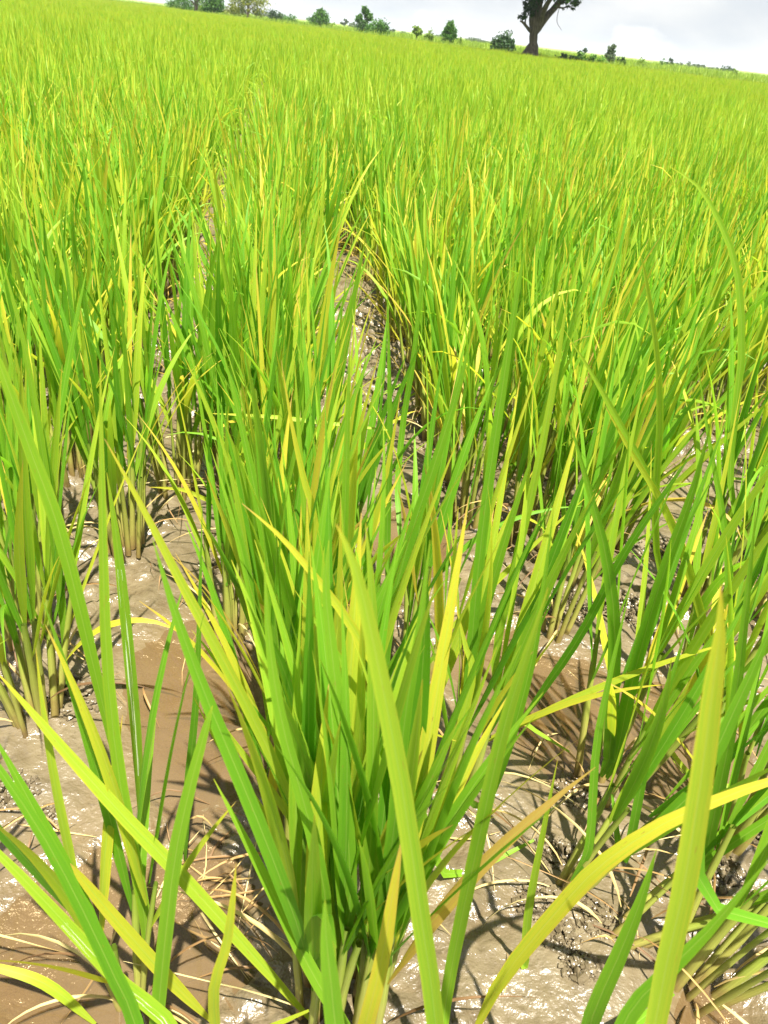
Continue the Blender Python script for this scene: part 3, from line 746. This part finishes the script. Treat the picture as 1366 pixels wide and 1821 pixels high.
# ------------------------------------------------------------------ rice standing in rows
def merged(items, segs, strips, wide=1.0, leafsel=1.0, r=None, far=0.0, cap=.9):
    """a plant as two meshes' data: blades, stems."""
    lv, lf, lu, lt = [], [], [], []; sv, sf, su = [], [], []
    for kind, p, R, s, tone, key in items:
        m4 = mat4(p, R, s)
        if kind == 'tiller':
            V, Fc, UV = tube(bent_path(.27, .08 * math.sin(key), 1.2), till_rad, 4, 4); b = len(sv)
            sv += [m4 @ v for v in V]; sf += [tuple(i + b for i in f) for f in Fc]; su += UV; continue
        if r and r.random() > leafsel: continue
        q = random.Random(key * 7 + len(lv))
        if kind == 'dry': V, Fc, UV = blade(bent_path(.26, q.uniform(1.2, 2.4), 1.0), .005, twist_side(0, 1), max(4, segs - 1), .3, strips)
        else:
            lo, hi = {'straight': (.04, .22), 'arch': (.3, .75), 'droop': (1.1, 1.9)}[kind]
            V, Fc, UV = blade(bent_path(.45, q.uniform(lo, hi), q.uniform(1.3, 2.4), q.uniform(-.1, .1)), .0145 * wide, twist_side(q.uniform(-.5, .5), q.uniform(-1, 1)), segs, .15, strips)
        b = len(lv); lv += [m4 @ v for v in V]; lf += [tuple(i + b for i in f) for f in Fc]; lu += UV
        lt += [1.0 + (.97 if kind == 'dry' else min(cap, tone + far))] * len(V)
    return (lv, lf, lu, lt), (sv, sf, su)
vr = random.Random(99)
MIDS = []
for i in range(14):
    it = plan_plant(vr, vr.randint(12, 17), vr.uniform(.90, 1.02), .055, 3, (vr.uniform(-.05, .05), vr.uniform(-.05, .05)), dry=6)
    (lv, lf, lu, lt), (sv, sf, su) = merged(it, 7, 2, far=.06, cap=.80)
    MIDS.append((mesh_np('foliage', lv, lf, [M_LEAF], lu, attrs={'tone': lt}), mesh_np('stems', sv, sf, [M_STEM], su)))
cnt = {}
mr = random.Random(5)
for x, y, side, ri, k in INDIV:
    kk = cnt.get((side, ri), 0); cnt[(side, ri)] = kk + 1
    label = '%srice plant %s from the front in the %s row %s of the muddy central gap' % ('', ordn(kk), ordn(ri), side)
    if math.hypot(x, y) < LEAFY:
        it = plan_plant(mr, mr.randint(12, 16), mr.uniform(.92, 1.02), .055, 3, (mr.uniform(-.05, .05), mr.uniform(-.05, .05)), dry=5)
        build_plant_parts(x, y, it, label, GROUP)
    else:
        root = link('rice_plant', None, None, label, 'rice plant', GROUP); root.location = (x, y, gz(x, y) if y < 9 and abs(x) < 1.9 else -.004)
        root.rotation_euler = (0, 0, mr.uniform(0, 6.28)); s = mr.uniform(.90, 1.08); root.scale = (s, s, s)
        fm, sm = MIDS[mr.randrange(len(MIDS))]
        link('foliage', fm, root, kind='stuff'); link('stems', sm, root, kind='stuff')

# ------------------------------------------------------------------ the rest of the field, and the grass on the bank
def proto_collection(name, meshes):
    c = bpy.data.collections.new(name)
    for i, me in enumerate(meshes):
        o = bpy.data.objects.new('%s_%02d' % (name, i), me); c.objects.link(o)
    return c
def join_mesh(name, leaf, stem):
    (lv, lf, lu, lt), (sv, sf, su) = leaf, stem; b = len(lv)
    return mesh_np(name, lv + sv, lf + [tuple(i + b for i in f) for f in sf], [M_LEAF, M_STEM], lu + su, attrs={'tone': lt + [1.0] * len(sv)}, fmat=[0] * len(lf) + [1] * len(sf))
FARM, LOWM = [], []
for i in range(8):
    it = plan_plant(vr, 13, vr.uniform(.90, 1.0), .06, 3, (vr.uniform(-.05, .05), vr.uniform(-.05, .05)), dry=0)
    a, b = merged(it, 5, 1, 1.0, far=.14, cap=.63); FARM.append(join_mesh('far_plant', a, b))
for i in range(6):
    it = [q for q in plan_plant(vr, 13, vr.uniform(.90, 1.0), .07, 3, (0, 0), dry=0)]
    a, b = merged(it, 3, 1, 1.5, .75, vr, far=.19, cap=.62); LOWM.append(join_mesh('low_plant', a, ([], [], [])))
def scatter(name, pts, rots, scls, idx, coll, kind='stuff'):
    me = bpy.data.meshes.new(name); me.vertices.add(len(pts)); me.vertices.foreach_set('co', np.array(pts, dtype=np.float32).ravel())
    a = me.attributes.new('rot', 'FLOAT_VECTOR', 'POINT'); a.data.foreach_set('vector', np.array(rots, dtype=np.float32).ravel())
    a = me.attributes.new('scl', 'FLOAT', 'POINT'); a.data.foreach_set('value', np.array(scls, dtype=np.float32))
    a = me.attributes.new('idx', 'INT', 'POINT'); a.data.foreach_set('value', np.array(idx, dtype=np.int32))
    o = link(name, me, kind=kind)
    g = bpy.data.node_groups.new(name, 'GeometryNodeTree')
    g.interface.new_socket('Geometry', in_out='INPUT', socket_type='NodeSocketGeometry'); g.interface.new_socket('Geometry', in_out='OUTPUT', socket_type='NodeSocketGeometry')
    gi, go = g.nodes.new('NodeGroupInput'), g.nodes.new('NodeGroupOutput')
    ci = g.nodes.new('GeometryNodeCollectionInfo'); ci.inputs['Collection'].default_value = coll; ci.inputs['Separate Children'].default_value = True; ci.inputs['Reset Children'].default_value = True
    ip = g.nodes.new('GeometryNodeInstanceOnPoints'); ip.inputs['Pick Instance'].default_value = True
    def named(t, n):
        q = g.nodes.new('GeometryNodeInputNamedAttribute'); q.data_type = t; q.inputs['Name'].default_value = n; return q.outputs['Attribute']
    g.links.new(gi.outputs[0], ip.inputs['Points']); g.links.new(ci.outputs[0], ip.inputs['Instance'])
    g.links.new(named('INT', 'idx'), ip.inputs['Instance Index']); g.links.new(named('FLOAT', 'scl'), ip.inputs['Scale'])
    er = g.nodes.new('FunctionNodeEulerToRotation'); g.links.new(named('FLOAT_VECTOR', 'rot'), er.inputs[0]); g.links.new(er.outputs[0], ip.inputs['Rotation'])
    g.links.new(ip.outputs[0], go.inputs[0])
    md = o.modifiers.new('scatter', 'NODES'); md.node_group = g
    return o
# the bank that ends the field runs from near right to far left
BANK = [(70, 24), (34, 35), (22, 39), (8.5, 44), (-4, 55), (-13, 68), (-32, 100), (-90, 190)]
def bank_y(x):
    for (x1, y1), (x0, y0) in zip(BANK[:-1], BANK[1:]):
        if x0 <= x <= x1: return y0 + (y1 - y0) * (x - x0) / (x1 - x0)
    return 24 if x > 70 else 200
nr = np.random.RandomState(17)
pts, rots, scls, idx = [], [], [], []
for x, y, *_ in FARPTS:
    pts.append((x, y, -.004)); rots.append((nr.uniform(-.05, .05), nr.uniform(-.05, .05), nr.uniform(0, 6.28))); scls.append(nr.uniform(.88, 1.06)); idx.append(nr.randint(8))
scatter('rice_field', pts, rots, scls, idx, proto_collection('far_plants', FARM))
n = 60000; pts = []
for _ in range(n * 4):
    y = math.sqrt(nr.uniform(15.9 ** 2, 105 ** 2)); x = nr.uniform(-.60, .62) * y
    if y > bank_y(x) - .3 or (y > 60 and nr.rand() < .4): continue
    if len(pts) >= n: break
    u = (x + SL * y) / .215; x = (round(u) * .6 + u * .4) * .215 - SL * y
    pts.append((x, y, -.004))
k = len(pts)
scatter('distant_rice_field', pts, np.stack([nr.uniform(-.06, .06, k), nr.uniform(-.06, .06, k), nr.uniform(0, 6.28, k)], 1), nr.uniform(.84, 1.04, k) * (.86 + .28 * fbm(np.array([p[0] for p in pts]) * .5, np.array([p[1] for p in pts]) * .5, 71, 3)), nr.randint(0, 6, k), proto_collection('low_plants', LOWM))

# bank: an earth ridge, then the meadow behind
bm_v, bm_f = [], []
prof = [(-1.2, 0), (-.6, .22), (0, .34), (.9, .34), (1.8, .10), (2.4, .06)]
def off(i, d):
    a = Vector(BANK[max(i - 1, 0)]); b = Vector(BANK[min(i + 1, len(BANK) - 1)]); t = (b - a).normalized(); nrm = Vector((t.y, -t.x))
    if nrm.y < 0: nrm = -nrm
    return Vector(BANK[i]) + nrm * d
for i in range(len(BANK)):
    for d, z in prof: q = off(i, d); bm_v.append((q.x, q.y, z))
for i in range(len(BANK) - 1):
    for j in range(len(prof) - 1): a = i * len(prof) + j; bm_f.append((a, a + 1, a + 1 + len(prof), a + len(prof)))
link('earth_bank', mesh_np('earth_bank', bm_v, bm_f, [M_SOIL]), kind='structure')
mv, mf = [], []
for i in range(len(BANK)):
    q = off(i, 2.3); mv.append((q.x, q.y, .055)); 
    d = (Vector((q.x, q.y))).normalized() * 1400; mv.append((d.x + q.x, d.y + q.y, .055))
for i in range(len(BANK) - 1): mf.append((2 * i, 2 * i + 1, 2 * i + 3, 2 * i + 2))
link('meadow', mesh_np('meadow', mv, mf, [M_SOIL]), kind='structure')
# grass tufts
TUFT = []
for i in range(6):
    V, Fc = [], []
    for b in range(26):
        a = vr.uniform(0, 6.28); q = vr.uniform(0, .12); h = vr.uniform(.3, .75); le = vr.uniform(.05, .45)
        p0 = Vector((q * math.cos(a), q * math.sin(a), -.05)); d = Vector((math.cos(a + vr.uniform(-1, 1)), math.sin(a), 0)); s = Vector((-d.y, d.x, 0)) * .012
        m_, t_ = p0 + Vector((0, 0, h * .6)) + d * h * le * .35, p0 + Vector((0, 0, h)) + d * h * le
        k = len(V); V += [p0 - s, p0 + s, m_ + s, m_ - s, t_]; Fc += [(k, k + 1, k + 2, k + 3), (k + 3, k + 2, k + 4)]
    TUFT.append(mesh_np('tuft', V, Fc, [M_FOL['grass']], smooth=False))
pts = []
for i in range(len(BANK) - 1):
    a, b = Vector(BANK[i]), Vector(BANK[i + 1]); ln = (b - a).length; t = (b - a).normalized(); nrm = Vector((t.y, -t.x)); nrm = nrm if nrm.y > 0 else -nrm
    for _ in range(int(ln * (46 if i > 0 else 20))):
        s, d = nr.rand(), nr.uniform(-1.1, 2.0); q = a + (b - a) * s + nrm * d
        pts.append((q.x, q.y, float(np.interp(d, [p[0] for p in prof], [p[1] for p in prof]))))
k = len(pts)
dens = fbm(np.array([p[0] for p in pts]) * .7, np.array([p[1] for p in pts]) * .7, 61, 3)
scatter('bank_grass', pts, np.stack([nr.uniform(-.1, .1, k), nr.uniform(-.1, .1, k), nr.uniform(0, 6.28, k)], 1), (.22 + .62 * dens) * nr.uniform(.6, 1.1, k), nr.randint(0, 6, k), proto_collection('tufts', TUFT))
pts = []
for _ in range(14000):
    y = math.sqrt(nr.uniform(38 ** 2, 160 ** 2)); x = nr.uniform(-.62, .62) * y
    if y < bank_y(x) + 2: continue
    pts.append((x, y, .05))
k = len(pts)
scatter('meadow_grass', pts, np.stack([nr.uniform(-.1, .1, k), nr.uniform(-.1, .1, k), nr.uniform(0, 6.28, k)], 1), nr.uniform(.7, 1.3, k), nr.randint(0, 6, k), bpy.data.collections['tufts'])

# ------------------------------------------------------------------ trees
def limb_mesh(name, limbs, ns=8):
    V, Fc, UV = [], [], []
    for pl in limbs:                                           # [(point, radius), ...]
        b = len(V); f = catmull([Vector(p) for p, r in pl]); rs = [r for p, r in pl]; segs = (len(pl) - 1) * 4
        for i in range(segs + 1):
            v = i / segs; p, t = f(v); x = v * (len(rs) - 1); j = min(int(x), len(rs) - 2); r = rs[j] + (rs[j + 1] - rs[j]) * (x - j)
            a = t.cross(Vector((.3, 1, .1))).normalized(); c = a.cross(t).normalized()
            for q in range(ns):
                g = 2 * math.pi * q / ns; rr = r * (1 + .12 * math.sin(3 * g + i * .7 + b))
                V.append(p + a * math.cos(g) * rr + c * math.sin(g) * rr)
        for i in range(segs):
            for q in range(ns):
                s, e = b + i * ns + q, b + i * ns + (q + 1) % ns; Fc.append((s, e, e + ns, s + ns))
    return mesh_np(name, V, Fc, [M_BARK])
def crown_mesh(name, blobs, n, size, mat, r, droop=0.0):
    V, Fc = [], []
    tot = sum(b[1] * b[2] for b in blobs)
    for c, rx, rz in blobs:
        c = Vector(c); k = max(8, int(n * rx * rz / tot))
        subs = [(Vector((r.gauss(0, 1), r.gauss(0, 1), r.gauss(0, 1))).normalized(), r.uniform(.45, 1.0)) for _ in range(max(5, k // 22))]
        for _ in range(k):
            d, q = r.choice(subs); o = d * q + Vector((r.gauss(0, .17), r.gauss(0, .17), r.gauss(0, .17)))
            p = c + Vector((o.x * rx, o.y * rx, o.z * rz))
            nrm = Vector((r.gauss(0, 1), r.gauss(0, 1), r.gauss(.5, 1))).normalized(); t = nrm.orthogonal().normalized(); t = (Quaternion(nrm, r.uniform(0, 6.28)) @ t); s = nrm.cross(t)
            a = size * r.uniform(.55, 1.25); b = len(V)
            V += [p - t * a, p + s * a * .5, p + t * a - Vector((0, 0, droop * a)), p - s * a * .5]; Fc.append((b, b + 1, b + 2, b + 3))
    return mesh_np(name, V, Fc, [mat], smooth=False)
tr_ = random.Random(41)
def tree(px, by, ty, wpx, D, shape, mat, label, cat='tree', group='trees and bushes beyond the field'):
    base = at_y(px, by, D); base.z = .05
    mpx = D / F * 1.02 / math.cos(0); 
    top = at_y(px, ty, D).z; hgt = max(.6, top - .05); hw = wpx * D / F / 2 / .93
    root = link('bush' if cat == 'bush' else 'tree', None, None, label, cat, group); root.location = base
    r = tr_
    if shape == 'umbrella': blobs = [((0, 0, hgt * .78), hw, hgt * .20), ((hw * .2, 0, hgt * .62), hw * .6, hgt * .12)]; th = .75
    elif shape == 'column': blobs = [((0, 0, hgt * f), hw * g, hgt * .24) for f, g in ((.25, .85), (.48, 1.0), (.68, .9), (.84, .6))]; th = .7
    elif shape == 'bush': blobs = [((0, 0, hgt * .48), hw * .9, hgt * .46), ((hw * .4, 0, hgt * .4), hw * .6, hgt * .36), ((-hw * .45, 0, hgt * .36), hw * .55, hgt * .32)]; th = .4
    elif shape == 'sparse': blobs = [((hw * a, hw * .3 * a, hgt * b), hw * .42, hgt * .13) for a, b in ((-.5, .62), (.45, .70), (.05, .88), (-.1, .45))]; th = .85
    else: blobs = [((0, 0, hgt * .6), hw * .8, hgt * .36), ((hw * .35, 0, hgt * .45), hw * .62, hgt * .28), ((-hw * .4, .1, hgt * .42), hw * .6, hgt * .28), ((hw * .05, 0, hgt * .82), hw * .45, hgt * .16)]; th = .6
    rad = max(.05, hgt * .03)
    limbs = [[((0, 0, -.1), rad * 1.5), ((.05 * hw, 0, hgt * th * .5), rad), ((0, 0, hgt * th), rad * .5)]]
    for c, rx, rz in blobs[1:]: limbs.append([((0, 0, hgt * th * .35), rad * .6), ((c[0] * .5, c[1] * .5, c[2] * .75), rad * .4), (c, rad * .2)])
    link('trunk', limb_mesh('trunk', limbs, 6), root)
    n = int(min(3600, max(420, wpx * (by - ty) * 3.6)))
    size = max(.10, D / F * 1.25)
    link('crown', crown_mesh('crown', blobs, n, size, M_FOL[mat], r), root)
    return root
T = [
 (347, 14, -75, 90, 92, 'round', 'mid', 'tree with a dark bare trunk cut off by the top edge, far left of all', 'tree'),
 (362, 14, -4, 30, 98, 'bush', 'light', 'light green bush behind the dark bare trunk at the top left', 'bush'),
 (320, 10, -8, 40, 104, 'bush', 'mid', 'leftmost low bush at the top edge beside the dark bare trunk', 'bush'),
 (380, 17, -22, 34, 90, 'round', 'mid', 'leafy green tree just right of the dark bare trunk', 'tree'),
 (410, 22, 4, 30, 120, 'bush', 'yellow', 'yellow-green bush between the leafy tree and the broad drooping tree', 'bush'),
 (440, 27, -42, 66, 86, 'round', 'yellow', 'broad yellow-green tree with drooping crown at the top edge', 'tree'),
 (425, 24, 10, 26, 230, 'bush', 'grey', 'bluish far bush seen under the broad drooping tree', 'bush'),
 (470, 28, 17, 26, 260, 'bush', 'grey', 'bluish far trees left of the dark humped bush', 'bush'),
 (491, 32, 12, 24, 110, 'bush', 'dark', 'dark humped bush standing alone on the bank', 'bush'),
 (514, 36, 23, 28, 115, 'bush', 'mid', 'low green bush touching the dark humped bush', 'bush'),
 (553, 40, 27, 20, 105, 'bush', 'mid', 'small bush on the left foot of the ragged round tree', 'bush'),
 (570, 42, 15, 32, 100, 'round', 'mid', 'ragged round green tree on the bank right of the humped bush', 'tree'),
 (588, 45, 37, 15, 100, 'bush', 'light', 'small light bush right of the ragged round tree', 'bush'),
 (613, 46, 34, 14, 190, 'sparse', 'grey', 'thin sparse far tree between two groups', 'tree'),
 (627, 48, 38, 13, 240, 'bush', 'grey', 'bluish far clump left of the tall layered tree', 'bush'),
 (647, 51, 12, 27, 84, 'sparse', 'mid', 'tall layered tree with a thin open top rising over a dark bush', 'tree'),
 (644, 51, 36, 22, 83, 'bush', 'dark', 'dark bush at the foot of the tall layered tree', 'bush'),
 (672, 55, 31, 36, 80, 'bush', 'mid', 'wide rounded tree right of the tall layered tree', 'tree'),
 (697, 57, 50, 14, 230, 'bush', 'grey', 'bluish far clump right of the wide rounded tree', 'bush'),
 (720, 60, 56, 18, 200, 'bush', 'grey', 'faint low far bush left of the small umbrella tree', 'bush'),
 (741, 61, 46, 15, 78, 'umbrella', 'light', 'small umbrella shaped tree on a thin trunk', 'tree'),
 (763, 66, 51, 15, 74, 'bush', 'light', 'small light green tree between the umbrella tree and the leafy column', 'tree'),
 (784, 68, 60, 18, 220, 'bush', 'grey', 'bluish far bush left of the leafy column', 'bush'),
 (797, 71, 39, 22, 70, 'column', 'mid', 'dense leafy column shaped tree on the bank', 'tree'),
 (817, 72, 63, 10, 76, 'bush', 'light', 'tiny light bush right of the leafy column', 'bush'),
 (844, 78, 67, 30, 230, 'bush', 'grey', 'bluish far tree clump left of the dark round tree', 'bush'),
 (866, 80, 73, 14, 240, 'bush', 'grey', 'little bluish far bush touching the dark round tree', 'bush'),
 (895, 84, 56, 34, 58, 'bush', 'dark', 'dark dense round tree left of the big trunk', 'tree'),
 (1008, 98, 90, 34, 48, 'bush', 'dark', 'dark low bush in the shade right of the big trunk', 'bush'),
 (1034, 100, 92, 34, 48, 'bush', 'mid', 'low green bush second right of the big trunk', 'bush'),
 (1040, 94, 85, 7, 150, 'umbrella', 'dark', 'tiny far round tree above the low bushes', 'tree'),
 (1060, 103, 95, 30, 48, 'bush', 'mid', 'low green bush left of the slender grey-green tree', 'bush'),
 (1084, 104, 79, 17, 66, 'column', 'grey', 'slender grey-green tree right of the shaded bushes', 'tree'),
 (1105, 106, 96, 13, 68, 'bush', 'dark', 'small dark bush right of the slender grey-green tree', 'bush'),
 (1140, 109, 103, 26, 70, 'bush', 'light', 'low light bush in the gap of the right horizon', 'bush'),
 (1180, 112, 104, 15, 120, 'bush', 'mid', 'rounded bush left of the dark square clump', 'bush'),
 (1192, 113, 102, 9, 120, 'column', 'dark', 'dark square clump standing up on the right horizon', 'tree'),
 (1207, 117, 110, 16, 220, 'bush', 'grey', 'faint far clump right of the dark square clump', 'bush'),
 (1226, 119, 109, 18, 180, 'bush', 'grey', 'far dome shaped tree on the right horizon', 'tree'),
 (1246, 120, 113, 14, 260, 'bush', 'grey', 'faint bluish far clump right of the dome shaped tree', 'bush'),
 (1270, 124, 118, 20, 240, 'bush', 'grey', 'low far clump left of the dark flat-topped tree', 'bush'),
 (1293, 127, 116, 24, 150, 'bush', 'dark', 'dark flat-topped far tree near the right edge', 'tree'),
 (1309, 128, 121, 10, 90, 'bush', 'light', 'little light bush nearest the right edge', 'bush'),
]
for t in T: tree(*t)

# the big tree on the bank
TY = 44.6
def tp(px, py, dy=0.0): return at_y(px, py, TY + dy)
root = link('tree', None, None, 'big dark forked tree with a thick trunk on the grassy bank', 'tree', None)
tb = tp(945, 93); tb.z = .28; root.location = tb
def lp(px, py, dy=0.0): return tp(px, py, dy) - tb
limbs = [
 [((0, 0, -.2), .62), (lp(946, 88), .33), (lp(948, 76), .205), (lp(950, 60), .20), (lp(955, 47), .25)],
 [(lp(952, 55), .20), (lp(950, 36, .1), .25), (lp(952, 15, .2), .22), (lp(955, -10, .2), .19), (lp(950, -50, .3), .18), (lp(935, -90), .08)],
 [(lp(955, 50), .22), (lp(958, 30), .17), (lp(960, 8), .15), (lp(966, -25, -.4), .16), (lp(970, -70, -.8), .08)],
 [(lp(959, 40), .16), (lp(966, 22, -.3), .13), (lp(976, 3, -.6), .11), (lp(990, -22, -.9), .09), (lp(1000, -60, -1.4), .05)],
 [(lp(955, 48), .20), (lp(967, 36, .2), .17), (lp(981, 20, .5), .15), (lp(996, 2, .8), .14), (lp(1018, -18, 1.2), .10), (lp(1055, -45, 1.6), .05)],
 [(lp(945, 56), .10), (lp(938, 49, -.2), .07), (lp(930, 40, -.3), .055), (lp(925, 37, -.35), .03)],
 [(lp(938, 49, -.2), .06), (lp(934, 42, -.25), .05), (lp(936, 30, -.25), .02)],
 [(lp(990, 12, .6), .05), (lp(1000, 14, .7), .03), (lp(1020, 10, .8), .02)],
 [(lp(952, 0, .2), .12), (lp(938, -14, .2), .08), (lp(905, -35, .4), .04)],
 [(lp(996, 10, .8), .018), (lp(992, 25, .8), .014), (lp(991, 40, .8), .012), (lp(999, 54, .8), .008)],
]
link('trunk', limb_mesh('trunk', limbs, 10), root)
r = random.Random(8)
blobs = [(lp(950, -85), 1.9, 1.3), (lp(905, -55, .4), 1.5, .9), (lp(990, -75, -1), 1.8, 1.2), (lp(1040, -45, 1.4), 1.6, .9), (lp(970, -45, 1.2), 1.6, .9), (lp(930, -40, -1.2), 1.5, .8),
         (lp(1015, -35, -1.3), 1.5, .8), (lp(880, -80, 0), 1.4, .9), (lp(1065, -70, .5), 1.4, .9)]
cm = crown_mesh('crown', blobs, 9000, .15, M_FOL['mid'], r, .3)
low = [(lp(1018, 1, .9), .62, .20), (lp(1003, 3, .9), .40, .16), (lp(1012, 15, .8), .32, .10), (lp(1028, 6, .8), .30, .16), (lp(930, 28, -.3), .26, .20), (lp(925, 31, -.3), .16, .10),
       (lp(938, 8, 0), .28, .35), (lp(946, 12, -.3), .25, .45), (lp(953, 2, -.35), .3, .4), (lp(940, 20, 0), .14, .2)]
c1 = link('crown', cm, root)
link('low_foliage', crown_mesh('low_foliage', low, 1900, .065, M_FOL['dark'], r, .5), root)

# ------------------------------------------------------------------ humid air that greys the farthest trees
hz = bpy.data.materials.new('haze_air'); hz.use_nodes = True; hz.node_tree.nodes.clear()
ho = hz.node_tree.nodes.new('ShaderNodeOutputMaterial'); pv_ = hz.node_tree.nodes.new('ShaderNodeVolumePrincipled')
pv_.inputs['Color'].default_value = (.80, .87, .95, 1); pv_.inputs['Density'].default_value = .00030; pv_.inputs['Anisotropy'].default_value = 0.0
hz.node_tree.links.new(pv_.outputs[0], ho.inputs['Volume'])
a, b, c, d, e, f_ = -900, 900, -60, 2100, -1.2, 14.0
hv = [(a, c, e), (b, c, e), (b, d, e), (a, d, e), (a, c, f_), (b, c, f_), (b, d, f_), (a, d, f_)]
hf = [(0, 3, 2, 1), (4, 5, 6, 7), (0, 1, 5, 4), (1, 2, 6, 5), (2, 3, 7, 6), (3, 0, 4, 7)]
link('haze', mesh_np('haze', hv, hf, [hz], smooth=False), kind='stuff')
